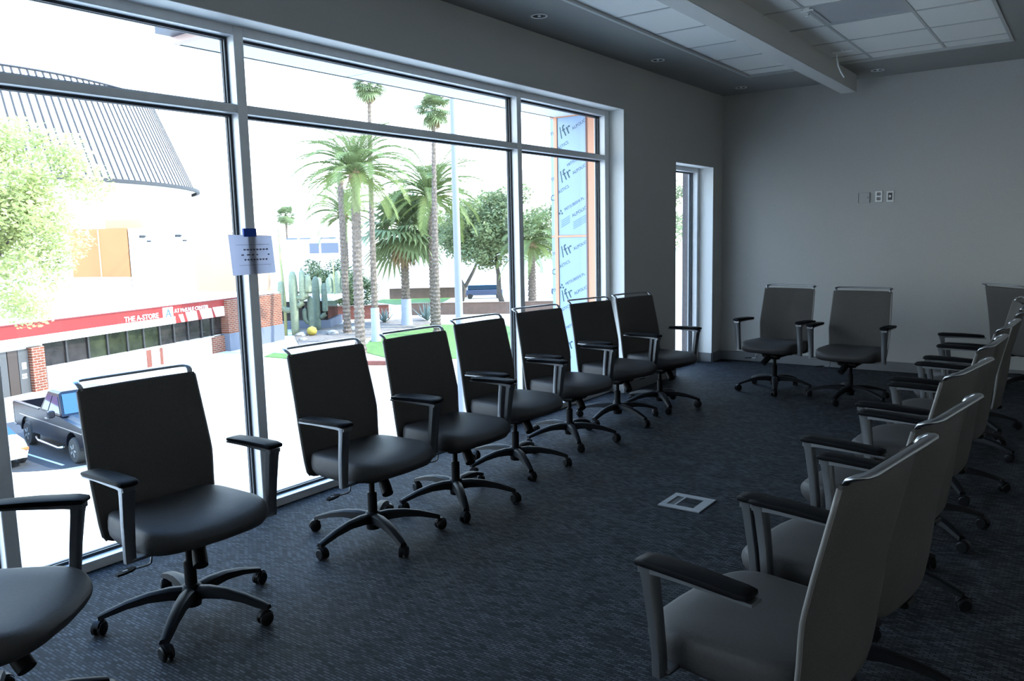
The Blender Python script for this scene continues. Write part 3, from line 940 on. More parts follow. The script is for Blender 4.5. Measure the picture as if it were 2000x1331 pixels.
# entrance and pier
sb('door', -1.72, -1.16, 0.22, 0.36, -6.2, -3.86, 'door_brown')
d2 = sb('door', -1.12, -0.52, 0.22, 0.36, -6.2, -3.86, 'door_grey')
for k, (a, b3, c0, c1) in enumerate(((-0.95, -0.70, -4.9, -4.55), (-1.0, -0.72, -5.25, -5.15), (-1.0, -0.72, -5.4, -5.3))):
    sb('notice', a, b3, 0.205, 0.22, c0, c1, 'sign_white', d2)
sb('door', -3.0, -1.78, 0.22, 0.36, -6.2, -3.86, 'door_grey')
MB().box(-0.50, 0.28, -0.02, 0.36, 0, 2.40).build('brick_pier', 'brick_red', store)
MB().box(-14, -3.1, 0.0, 0.36, 0, 2.40).build('brick_pier', 'brick_red', store)
# shop windows
us = [0.45, 1.88, 3.39, 4.77, 6.3, 7.62, 8.99, 10.26, 11.58, 12.9, 14.0, 15.05]
for i in range(len(us) - 1):
    nm = 'store_glass' if 2 <= i <= 5 else 'store_glass_dark'
    sb('shop_window', us[i] + 0.05, us[i + 1] - 0.05, 0.27, 0.36, -5.0 + 0.05 * (i > 6), -3.66, nm)
for u in us[1:-1]:
    sb('window_mullion', u - 0.06, u + 0.06, 0.18, 0.36, -5.02, -3.66, 'mullion_dark')
sb('low_wall', 0.45, 14.0, 0.10, 0.40, -6.2, -4.98, 'stucco_white')
sb('brick_panel', 7.6, 8.0, 0.07, 0.12, -6.2, -5.1, 'brick_plain')
sb('brick_panel', 8.75, 9.0, 0.07, 0.12, -6.2, -5.1, 'brick_plain')
MB().box(13.7, 15.05, 0.02, 0.42, 0, 1.15).build('brick_pier', 'brick_red', store)
MB().box(15.05, 21.5, -0.35, 3.5, 1.25, 3.66).build('brick_block', 'brick_red', store)
sb('block_base', 15.0, 21.56, -0.42, 3.55, -6.2, -4.95, 'base_grey')

# ---- arena with ribbed conical roof behind
ac = Vector((-130.5, 41.5, 0))
ar = empty('arena', (ac.x, ac.y, G), label='huge white round arena with a ribbed sloping roof', cat='building')
Rb, Rt, zb, zt = 38.0, 33.0, 9.6, 22.0
MB().lathe([(Rb - 1.0, 0), (Rb - 1.0, zb - G)], 72).build('drum', 'stucco_white', ar, smooth=True, angle=40)
MB().lathe([(Rb, zb - G), (Rt, zt - G), (Rt - 1, zt - G + 0.6), (8, zt - G + 3)], 96).build('roof', 'roof_white', ar, smooth=True, angle=30)
MB().lathe([(Rb - 0.2, zb - G - 0.45), (Rb + 0.25, zb - G - 0.4), (Rb + 0.25, zb - G), (Rb - 0.2, zb - G)], 96, cap=False).build('eave', 'rib_grey', ar)
rm = MB().loft([[(Rb + 0.12, -0.09, zb - G), (Rb + 0.12, 0.09, zb - G), (Rb - 0.3, 0.09, zb - G), (Rb - 0.3, -0.09, zb - G)], [(Rt + 0.12, -0.09, zt - G), (Rt + 0.12, 0.09, zt - G), (Rt - 0.3, 0.09, zt - G), (Rt - 0.3, -0.09, zt - G)]]).mesh('roof_rib', 'rib_pale')
for k in range(64):
    o = obj_from('roof_rib', rm, ar); o.rotation_euler.z = R(-52 + 1.55 * k)
MB().lathe([(Rt + 0.1, zt - G - 0.1), (Rt + 0.25, zt - G), (Rt + 0.1, zt - G + 0.15), (Rt - 0.1, zt - G)], 96, cap=False).build('roof_rim', 'rib_pale', ar)
# ---- orange and white lower buildings between store and arena
def block(name, pts, z0, z1, m, label, cat='building'):
    r = empty(name, (pts[0][0], pts[0][1], G), label=label, cat=cat)
    cx, cy = pts[0]
    MB().loft([[(x - cx, y - cy, z0 - G) for x, y in pts], [(x - cx, y - cy, z1 - G) for x, y in pts]]).build('wall', m, r)
    return r
d = Vector((0.81, 0.586)); nb = Vector((-0.586, 0.81))
def para(p, L, D):
    p = Vector(p); return [tuple(p), tuple(p + d * L), tuple(p + d * L + nb * D), tuple(p + nb * D)]
q = block('orange_building', para((-74.6, 36.8), 5.4, 8), G, 3.1, 'stucco_orange', 'orange stucco building block behind the store roof')
L2 = MB()
for t in (0.5,):
    a = d * 5.4 * t
    L2.box(a.x - 0.05, a.x + 0.05, a.y - 0.08, a.y + 0.02, 4.2, 9.2)
L2.build('wall_joint', 'stucco_peach', q)
q2 = block('white_annex', para((-70.15, 40.05), 6.1, 8), G, 3.1, 'stucco_white', 'white annex block with two floodlights behind the store')
for t in (0.25, 0.8):
    a = d * 6.1 * t
    f2 = MB().box(a.x - 0.10, a.x + 0.25, a.y - 0.5, a.y - 0.1, 8.35, 8.6, 0.03).box(a.x + 0.02, a.x + 0.12, a.y - 0.2, a.y + 0.1, 8.45, 8.55)
    f2.box(a.x + 0.45, a.x + 0.75, a.y - 0.1, a.y + 0.2, 7.95, 8.1, 0.03)
    f2.build('floodlight', 'rib_grey', q2)
q3 = block('peach_building', para((-65.2, 43.6), 4.6, 8), G, 2.5, 'stucco_peach', 'pale peach building block left of the papered mullion')
# roof lights above orange block
q4 = empty('clerestory', (-75.5, 40.2, G), label='pale glazed clerestory above the orange building', cat='building')
for L0, L1, z1 in ((0.5, 4.2, 10.2), (5.4, 8.2, 10.1), (8.9, 10.2, 9.9)):
    pts = [d * L0, d * L1, d * L1 + nb * 3, d * L0 + nb * 3]
    MB().loft([[(v.x, v.y, 7.5) for v in pts], [(v.x, v.y, z1) for v in pts]]).build('glazing', 'stucco_peach', q4)
# ---- far white building with two windows
fbld = empty('far_building', (-86.2, 71.6, G), label='far white building with two square grey windows behind the cacti', cat='building')
pts = [d * -3, d * 10.5, d * 10.5 + nb * 8, d * -3 + nb * 8]
MB().loft([[(v.x, v.y, 0) for v in pts], [(v.x, v.y, 8.0) for v in pts]]).build('wall', 'stucco_white', fbld)
for L0, L1 in ((2.6, 3.9), (4.2, 6.6)):
    pts = [d * L0 - nb * 0.05, d * L1 - nb * 0.05, d * L1 + nb * 0.2, d * L0 + nb * 0.2]
    MB().loft([[(v.x, v.y, 6.0) for v in pts], [(v.x, v.y, 7.4) for v in pts]]).build('window', 'base_grey', fbld)
for L0, L1 in ((-0.5, 1.0), (1.3, 2.8), (4.2, 6.3), (8.5, 10.5)):
    pts = [d * L0 - nb * 0.1, d * L1 - nb * 0.1, d * L1 + nb * 0.1, d * L0 + nb * 0.1]
    MB().loft([[(v.x, v.y, 8.0) for v in pts], [(v.x, v.y, 8.16) for v in pts]]).build('roof_edge', 'sign_blue', fbld)
pts = [d * 8.6 - nb * 0.1, d * 9.6 - nb * 0.1, d * 9.6 + nb * 0.1, d * 8.6 + nb * 0.1]
MB().loft([[(v.x, v.y, 0) for v in pts], [(v.x, v.y, 6.0) for v in pts]]).build('brick_pier', 'brick_plain', fbld)
# ---- low dark-glazed pavilion behind the cacti
pv = empty('pavilion', (-54.6, 44.6, G), label='low pavilion with dark windows and white roof behind the cacti', cat='building')
pts = [d * 0, d * 4.6, d * 4.6 + nb * 5, nb * 5]
MB().loft([[(v.x, v.y, 0) for v in pts], [(v.x, v.y, 0.75) for v in pts]]).build('base', 'base_grey', pv)
for k in range(4):
    pts = [d * (0.1 + 1.1 * k), d * (1.1 + 1.1 * k), d * (1.1 + 1.1 * k) + nb * 4, d * (0.1 + 1.1 * k) + nb * 4]
    MB().loft([[(v.x, v.y, 0.75) for v in pts], [(v.x, v.y, 2.5) for v in pts]]).build('window', 'store_glass_dark', pv)
pts = [d * -0.8 - nb * 0.8, d * 5.2 - nb * 0.8, d * 5.2 + nb * 5.5, d * -0.8 + nb * 5.5]
MB().loft([[(v.x, v.y, 2.5) for v in pts], [(v.x, v.y, 2.75) for v in pts]]).build('roof', 'roof_white', pv)
# ---- planter walls
def wall_line(p0, p1, h, th, m, label, cat='wall'):
    a, b4 = Vector(p0), Vector(p1); t = (b4 - a).normalized(); n2 = Vector((-t.y, t.x)) * th
    pts = [a, b4, b4 + n2, a + n2]
    r = empty('garden_wall', (a.x, a.y, G), label=label, cat=cat)
    MB().loft([[(v.x - a.x, v.y - a.y, 0) for v in pts], [(v.x - a.x, v.y - a.y, h) for v in pts]]).build('wall', m, r)
    pts = [a - n2 * 0.15, b4 - n2 * 0.15, b4 + n2 * 1.15, a + n2 * 1.15]
    MB().loft([[(v.x - a.x, v.y - a.y, h) for v in pts], [(v.x - a.x, v.y - a.y, h + 0.06) for v in pts]]).build('coping', 'planter_wall', r)
wall_line((-52.5, 59), (-39.2, 67.3), 1.15, 0.4, 'planter_wall', 'long brown planter wall behind the palms')
wall_line((-59.0, 49.6), (-52.2, 55.9), 1.3, 0.4, 'brick_plain', 'reddish garden wall behind the saguaro cacti')
wall_line((-70, 74), (-62, 80), 1.3, 0.4, 'planter_wall', 'grey-brown wall beyond the bright lawn patch')

# ---- vegetation
def date_frond_mesh(elev, L=3.6, nl=34, mname='palm_green'):
    mb = MB()
    P = []
    ns = 14
    x = z = 0.0
    a = elev
    for i in range(ns + 1):
        P.append(Vector((x, 0, z)))
        x += L / ns * math.cos(R(a)); z += L / ns * math.sin(R(a))
        a -= (5.2 + 3.2 * i / ns) * (1.0 if elev > -10 else 0.6)
    mb.tube(P, [0.045 * (1 - 0.85 * i / ns) for i in range(ns + 1)], 4)
    for i in range(nl):
        t = 0.16 + 0.84 * i / nl
        k = min(int(t * ns), ns - 1)
        q = P[k].lerp(P[k + 1], t * ns - k)
        tg = (P[k + 1] - P[k]).normalized()
        nrm = Vector((-tg.z, 0, tg.x))
        ll = 0.62 * math.sin(math.pi * (0.12 + 0.80 * t)) ** 0.7 * L / 3.6
        for s in (-1, 1):
            dr = (tg * 0.75 + Vector((0, s, 0)) * 0.75 + nrm * 0.28 + Vector((0, 0, -0.15))).normalized()
            e2 = q + dr * ll + Vector((0, 0, -0.10 * ll))
            wv = tg * 0.032
            m1 = q + dr * ll * 0.5
            mb.add([q - wv * 0.6, q + wv * 0.6, m1 + wv, e2, m1 - wv], [(0, 1, 2, 3, 4)])
    return mb.mesh('frond', mname)
def fan_leaf_mesh(elev, L=1.9, mname='fan_green'):
    mb = MB()
    stem = L * 0.5
    c = Vector((stem * math.cos(R(elev)), 0, stem * math.sin(R(elev)) - 0.05))
    mb.tube([(0, 0, 0), c], [0.035, 0.02], 4)
    tg = c.normalized(); sd = Vector((0, 1, 0)); nrm = tg.cross(sd) * -1
    n = 15
    for i in range(n):
        an = R(-105 + 210 * i / (n - 1))
        dr = tg * math.cos(an) + sd * math.sin(an)
        ll = L * 0.62 * (0.8 + 0.2 * math.cos(an))
        w = sd * math.cos(an) * 0.075 - tg * math.sin(an) * 0.075
        m1 = c + dr * ll * 0.55 + Vector((0, 0, -0.02))
        e2 = c + dr * ll + Vector((0, 0, -0.32 * ll))
        mb.add([c, m1 - w, e2, m1 + w], [(0, 1, 2, 3)])
    return mb.mesh('palm_leaf', mname)
DATE = {e: date_frond_mesh(e, mname='palm_green' if e > 15 else 'palm_yellow') for e in (85, 68, 50, 30, 8, -18)}
FAN = {e: fan_leaf_mesh(e) for e in (75, 45, 15, -15, -45)}
FAN_DEAD = fan_leaf_mesh(-72, 1.6, 'palm_dead')

def trunk(root, h, r0, r1, m='bark', lean=(0, 0), rings=None, rough=0.10):
    n = rings or max(10, int(h * 3.2))
    rs = []
    for i in range(n + 1):
        t = i / n
        for k, f2 in ((0, 1 + rough), (1, 1 - rough)):
            tt = min(1, t + 0.5 * k / n)
            r = (r0 + (r1 - r0) * tt) * f2
            if tt < 0.06: r *= 1.25 - 4 * tt
            cx, cy = lean[0] * tt * tt, lean[1] * tt * tt
            rs.append([(cx + r * (1 + (rough * 0.9 if (j + i) % 2 else -rough * 0.9)) * math.cos(2 * math.pi * j / 12), cy + r * (1 + (rough * 0.9 if (j + i) % 2 else -rough * 0.9)) * math.sin(2 * math.pi * j / 12), h * tt) for j in range(12)])
    MB().loft(rs).build('trunk', m, root)

def date_palm(x, y, h, scale, label, r0=0.33, n=(7, 10, 11, 11, 9, 5), lean=(0, 0)):
    root = empty('date_palm', (x, y, G), label=label, cat='palm tree', group='palms outside the window')
    trunk(root, h, r0, r0 * 0.85, lean=lean)
    MB().lathe([(r0 * 0.8, h - 0.7), (r0 * 1.5, h - 0.2), (r0 * 1.3, h + 0.25), (0.1, h + 0.6)], 12, c=(lean[0], lean[1], 0)).build('crown_base', 'palm_dead', root)
    for e, k in zip((85, 68, 50, 30, 8, -18), n):
        for i in range(k):
            o = obj_from('frond', DATE[e], root, (lean[0], lean[1], h + 0.15))
            o.rotation_euler = (random.uniform(-0.12, 0.12), random.uniform(-0.10, 0.10), 2 * math.pi * (i + random.random() * 0.7) / k)
            s = scale * random.uniform(0.88, 1.08)
            o.scale = (s, s, s)
def fan_palm(x, y, h, scale, label, r0=0.22, r1=0.16, skirt=8, lean=(0, 0), n=(5, 8, 9, 9, 7), m='bark', painted=0.0):
    root = empty('fan_palm', (x, y, G), label=label, cat='palm tree', group='palms outside the window')
    trunk(root, h, r0, r1, m, lean)
    if painted:
        MB().lathe([(r0 * 1.52, 0), (r0 * 1.30, painted * 0.4), (r0 * 1.24, painted)], 14, cap=False).build('painted_base', 'base_pale', root, smooth=True)
    for e, k in zip((75, 45, 15, -15, -45), n):
        for i in range(k):
            o = obj_from('palm_leaf', FAN[e], root, (lean[0], lean[1], h + 0.1))
            o.rotation_euler = (random.uniform(-0.3, 0.3), random.uniform(-0.3, 0.3), 2 * math.pi * (i + random.random() * 1.0) / k)
            s = scale * random.uniform(0.75, 1.12); o.scale = (s, s, s)
    for i in range(skirt):
        o = obj_from('dead_leaf', FAN_DEAD, root, (lean[0], lean[1], h - 0.2))
        o.rotation_euler.z = 2 * math.pi * i / skirt
        o.scale = (scale * 0.8,) * 3
date_palm(-36.84, 37.65, 12.0, 1.32, 'tall date palm with a wide feathery crown beside the papered mullion', 0.34, lean=(-0.9, 1.1))
fan_palm(-40.26, 42.46, 19.2, 0.8, 'very tall thin fan palm whose small crown touches the canopy edge', 0.26, 0.12, 4, lean=(-1.4, 1.8), painted=2.6)
fan_palm(-46.05, 51.95, 8.5, 2.0, 'short stout fan palm with drooping leaves between two tall trunks', 0.36, 0.34, 12, n=(8, 12, 14, 13, 10), painted=2.4)
fan_palm(-38.69, 47.72, 17.9, 0.95, 'tall slim fan palm with its crown beside the light pole top', 0.30, 0.14, 6, lean=(-1.2, 1.8))
date_palm(-42.57, 51.8, 11.0, 1.5, 'date palm with arching yellow-green fronds behind the light pole', 0.36)
date_palm(-45.95, 71.66, 6.6, 1.4, 'low date palm in front of the film covered fin', 0.45, n=(6, 9, 10, 10, 8, 8))
date_palm(-61.4, 59.0, 10.2, 1.35, 'date palm half hidden behind the tall feathery palm', 0.33, n=(5, 7, 8, 8, 8, 6))
fan_palm(-46.3, 45.1, 13.2, 0.55, 'thin second trunk with few leaves left of the tall date palm', 0.30, 0.22, 3, n=(2, 3, 4, 3, 2))
fan_palm(-100.6, 82.5, 8.2 + 3.6, 1.0, 'tiny distant fan palm above the far white building', 0.2, 0.15, 0)

def leaf_cloud(clusters, n, size, mname, name, root, loc):
    mb = MB()
    tot = sum(c[3] ** 2 for c in clusters)
    for (cx, cy, cz, r) in clusters:
        k = int(n * r * r / tot)
        for _ in range(k):
            v = Vector((random.gauss(0, 1), random.gauss(0, 1), random.gauss(0, 1))).normalized() * r * (random.random() ** 0.45)
            v.z *= 0.8
            p = Vector((cx, cy, cz)) + v
            a = Vector((random.uniform(-1, 1), random.uniform(-1, 1), random.uniform(-0.6, 0.6))).normalized()
            b5 = a.cross(Vector((random.uniform(-1, 1), random.uniform(-1, 1), random.uniform(-1, 1)))).normalized()
            s = size * random.uniform(0.6, 1.3)
            mb.add([p - a * s, p + b5 * s * 0.45, p + a * s, p - b5 * s * 0.45], [(0, 1, 2, 3)])
    return mb.build(name, mname, root)
def tree(name, x, y, th, clusters, n, size, mname, label, trunks, bark='bark_dark', group=None):
    root = empty(name, (x, y, G), label=label, cat='tree', group=group)
    for path, r in trunks:
        MB().tube(path, r, 8).build('trunk', bark, root, smooth=True)
    leaf_cloud(clusters, n, size, mname, 'foliage', root, None)
    return root
# near left tree, pale sunlit
cl = []
for _ in range(95):
    zz = min(10.7, max(6.0, 8.7 + random.gauss(0, 1.5)))
    cl.append((random.gauss(-0.05, 0.95), random.gauss(-0.15, 0.9), zz, random.uniform(0.4, 0.85)))
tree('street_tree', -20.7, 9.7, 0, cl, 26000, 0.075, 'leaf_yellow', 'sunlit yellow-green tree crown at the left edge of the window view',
     [([(-1.3, -1.2, 0), (-1.2, -1.1, 3), (-0.9, -0.8, 6.4), (-0.3, -0.3, 8.8)], [0.22, 0.18, 0.12, 0.04]), ([(-0.9, -0.8, 6.3), (0.2, 0.1, 8), (0.7, 0.6, 9.4)], [0.07, 0.045, 0.02]),
      ([(-0.9, -0.8, 6.4), (-0.9, 0.3, 8.2), (-0.6, 0.9, 9.5)], [0.07, 0.04, 0.02])], 'bark')
def blob(cx, cy, cz, rx, ry, rz, k, r0, r1):
    out = []
    for _ in range(k):
        v = Vector((random.gauss(0, 1), random.gauss(0, 1), random.gauss(0, 1))).normalized() * random.random() ** 0.5
        out.append((cx + v.x * rx, cy + v.y * ry, cz + v.z * rz, random.uniform(r0, r1)))
    return out
tree('mesquite_tree', -49.0, 70.4, 0, blob(-1.8, 0.6, 8.6, 6.6, 5.4, 4.4, 75, 1.0, 1.9), 26000, 0.20, 'leaf_olive', 'large olive-green mesquite tree behind the low date palm',
     [([(0, 0, 0), (-0.6, 0.1, 1.6), (-0.7, 0.2, 3.5), (-1.6, 0.8, 6)], [0.34, 0.28, 0.25, 0.15]), ([(0.5, 0.6, 0), (1.0, 0.9, 2.0), (0.4, 1.4, 3.8), (1.2, 2, 6)], [0.26, 0.2, 0.18, 0.1])])
tree('mesquite_tree', -58.5, 74.6, 0, blob(0.8, 0.6, 8.2, 6.2, 5.0, 3.2, 50, 1.0, 1.8), 17000, 0.20, 'leaf_olive', 'spreading mesquite tree with a leaning trunk behind the light pole',
     [([(0, 0, 0), (0.4, 0.2, 1.6), (-0.6, 0.1, 3.4), (-0.2, 0.8, 5.5)], [0.36, 0.30, 0.24, 0.12]), ([(0.4, 0.2, 1.6), (1.3, 0.9, 3.6), (1.8, 1.6, 5.5)], [0.24, 0.2, 0.1])])
tree('mesquite_tree', -56.0, 92.0, 0, blob(2.0, 0, 8.6, 8.0, 5.0, 3.4, 36, 1.4, 2.2), 9000, 0.26, 'leaf_olive', 'distant pale green tree row behind the last big pane',
     [([(0, 0, 0), (0.2, 0.2, 6)], [0.4, 0.2])])
tree('shrub', -60.2, 55.4, 0, blob(0, 0, 3.0, 3.4, 3.2, 2.8, 34, 0.8, 1.4), 10000, 0.15, 'leaf_dark', 'dense dark green shrub behind the saguaro cacti',
     [([(0, 0, 0), (0.1, 0.1, 1.5)], [0.15, 0.08])])
tree('shrub', -60.0, 58.5, 0, blob(0, 0, 2.0, 2.2, 2.2, 1.8, 16, 0.7, 1.1), 4000, 0.14, 'leaf_dark', 'dark green shrub between the two tall palm trunks',
     [([(0, 0, 0), (0.1, 0.1, 1.5)], [0.15, 0.08])])
tree('street_tree', -24.0, 58.0, 0, blob(0, 0, 9.5, 2.8, 2.8, 3.2, 26, 0.8, 1.4), 6000, 0.15, 'leaf_olive', 'green tree seen through the narrow window slot',
     [([(0, 0, 0), (0.2, 0.2, 4), (0, 0, 8)], [0.25, 0.2, 0.1])])

def saguaro(x, y, h, r, arms, label, m='saguaro'):
    root = empty('saguaro_cactus', (x, y, G), label=label, cat='cactus', group='saguaro cacti outside')
    zs = [0, 0.1, 0.5, 0.75, 0.92, 0.98, 1.0]
    rr = [0.8, 0.9, 1.0, 1.0, 0.85, 0.55, 0.1]
    MB().tube([(0, 0, h * z) for z in zs], [r * q for q in rr], 24, star=0.07, up=(0, 1, 0)).build('stem', m, root, smooth=True)
    for (dx, dy, z0, z1) in arms:
        L = math.hypot(dx, dy); ux, uy = dx / L, dy / L
        path = [(0, 0, z0), (dx * 0.6, dy * 0.6, z0 - 0.02), (dx * 0.92, dy * 0.92, z0 + 0.18), (dx, dy, z0 + 0.5), (dx, dy, (z0 + z1) / 2 + 0.3), (dx, dy, z1 - 0.12), (dx, dy, z1)]
        MB().tube(path, [r * 0.6, r * 0.7, r * 0.76, r * 0.8, r * 0.8, r * 0.6, r * 0.1], 20, star=0.07).build('branch', m, root, smooth=True)
saguaro(-49.65, 42.45, 5.3, 0.34, [(-0.80, -0.62, 2.1, 4.5), (0.62, 0.45, 2.5, 5.35), (0.98, 0.75, 3.1, 5.0)], 'tall saguaro cactus with raised arms in front of the far building')
saguaro(-50.6, 45.6, 4.7, 0.30, [(0.55, 0.45, 1.2, 4.1)], 'ribbed saguaro cactus pair right of the tall one', 'saguaro_dark')
saguaro(-49.0, 43.6, 3.2, 0.24, [(-0.4, -0.3, 1.0, 2.2)], 'short dark saguaro cactus behind the tall one', 'saguaro_dark')
saguaro(-54.8, 50.8, 4.3, 0.36, [(-0.75, -0.6, 1.9, 4.3), (0.65, 0.5, 2.3, 4.9), (1.05, 0.85, 2.8, 4.4), (-0.3, 0.5, 2.4, 4.6)], 'many armed saguaro cactus left of the tall date palm')
sk = empty('agave_stalk', (-50.2, 41.9, G), label='tall thin bare agave flower stalk above the cacti', cat='plant')
MB().tube([(0, 0, 0), (-0.05, 0.1, 3), (-0.4, 0.2, 6), (-0.6, 0.3, 8.7)], [0.13, 0.12, 0.10, 0.04], 8).build('stalk', 'stalk', sk, smooth=True)
sk = empty('agave_stalk', (-53.6, 50.2, G), label='thinner agave stalk over the many armed saguaro', cat='plant')
MB().tube([(0, 0, 0), (0.05, 0.1, 3), (-0.1, 0.2, 6.6)], [0.10, 0.09, 0.04], 8).build('stalk', 'stalk', sk, smooth=True)
lm = MB()
lm.loft([[(0, -0.06, 0), (0, 0.06, 0), (0, 0, 0.05)], [(0.45, -0.07, 0.28), (0.45, 0.07, 0.28), (0.45, 0, 0.30)], [(0.95, -0.004, 0.75), (0.95, 0.004, 0.75), (0.95, 0, 0.76)]])
leafm = lm.mesh('leaf', 'agave')
def agave(x, y, s, label):
    root = empty('agave', (x, y, G), label=label, cat='agave', group='agaves outside')
    for ring, (k, el, sc) in enumerate(((9, 0, 1.0), (8, -25, 0.95), (6, -45, 0.85))):
        for i in range(k):
            o = obj_from('leaf', leafm, root, (0, 0, 0.05)); o.rotation_euler = (0, R(el), 2 * math.pi * i / k + ring * 0.4); o.scale = (sc * s,) * 3
agave(-46.9, 55.6, 1.6, 'spiky blue-grey agave between the short palm and the slim palm')
agave(-49.5, 52.6, 1.3, 'smaller spiky agave left of the short fan palm')
br = empty('barrel_cactus', (-47.9, 42.7, G), label='round yellow barrel cactus among pale rocks', cat='cactus')
MB().lathe([(0.15, 0.05), (0.36, 0.2), (0.42, 0.42), (0.34, 0.66), (0.1, 0.76)], 22).build('body', 'barrel_yellow', br, smooth=True)
MB().lathe([(0.10, 0.75), (0.08, 0.80), (0.02, 0.81)], 12).build('cap', 'stalk', br, smooth=True)
for i, (x, y, s, lab) in enumerate(((-48.6, 42.2, 0.5, 'pale rock left of the yellow barrel cactus'), (-47.0, 44.1, 0.55, 'pale rock right of the yellow barrel cactus'), (-46.9, 46.6, 0.7, 'larger brown rock behind the chair rail, right of the cacti'),
                                    (-46.2, 40.4, 0.35, 'small rock at the gravel edge near the brick pier'), (-47.6, 69.2, 0.9, 'pale boulder at the foot of the mesquite trunks'), (-49.9, 68.6, 0.7, 'second pale boulder beside the mesquite trunks'))):
    rs = []
    rv = random.Random(i)
    for z, q in ((0, 0.9), (0.25, 1.0), (0.5, 0.8), (0.65, 0.4)):
        rs.append([(s * q * math.cos(2 * math.pi * k / 9) * rv.uniform(0.8, 1.15), s * q * math.sin(2 * math.pi * k / 9) * rv.uniform(0.8, 1.15), s * z) for k in range(9)])
    tag(MB().loft(rs).build('rock', 'rock', None, loc=(x, y, G)), lab, 'rock', 'rocks in the gravel bed')

# ---- far blue benches / vehicles beyond the planter wall
def shuttle(x, y, L, label):
    r = empty('parked_cart', (x, y, G), math.atan2(0.586, 0.81), label=label, cat='vehicle', group='blue carts far behind the planter wall')
    MB().box(-L / 2, L / 2, -0.8, 0.8, 0.45, 1.15, 0.08).build('body', 'bench_blue', r)
    MB().box(-L / 2 + 0.2, L / 2 - 0.2, -0.7, 0.7, 1.15, 1.75, 0.10).build('cabin', 'truck_glass', r)
    for a in (-L / 2 + 0.5, L / 2 - 0.5):
        for b6 in (-0.75, 0.75):
            w3 = MB().lathe([(0.1, -0.1), (0.33, -0.1), (0.33, 0.1), (0.1, 0.1)], 14).xf(Matrix.Rotation(R(90), 4, 'X')); w3.xf(Matrix.Translation((a, b6, 0.33)))
            w3.build('wheel', 'tyre', r)
shuttle(-58.8, 79.6, 4.6, 'long blue cart parked left of the mesquite trunks')
shuttle(-50.5, 84.6, 2.4, 'short blue cart right of the low date palm trunk')
shuttle(-47.0, 86.6, 2.4, 'short blue cart beside the copper trimmed fin edge')
shuttle(-24.5, 47.0, 3.6, 'blue car seen through the narrow window slot')

# ---- vehicles in the lot
def wheel(parent, x, y, r=0.39, w=0.26):
    t = MB().lathe([(0.20, -w / 2), (r - 0.04, -w / 2), (r, -w / 2 + 0.05), (r, w / 2 - 0.05), (r - 0.04, w / 2), (0.20, w / 2)], 24)
    t.xf(Matrix.Rotation(R(90), 4, 'X'))
    o = t.build('wheel', 'tyre', parent, smooth=True, loc=(x, y, r), angle=40)
    rim = MB()
    for s in (-1, 1):
        rim.add(*(lambda q: (q.v, q.f))(MB().lathe([(0.05, 0.0), (0.07, 0.012), (0.215, 0.0), (0.225, 0.02), (0.0, 0.02)], 20).xf(Matrix.Rotation(R(90 * s), 4, 'X')).xf(Matrix.Translation((0, s * (w / 2 - 0.01), 0)))))
        for k in range(5):
            sp = MB().box(0.06, 0.20, -0.012, 0.012, -0.028, 0.028).xf(Matrix.Rotation(R(72 * k), 4, 'Y')).xf(Matrix.Translation((0, s * (w / 2 + 0.004), 0)))
            rim.add(sp.v, sp.f)
    rim.build('rim', 'steel_plate', o)
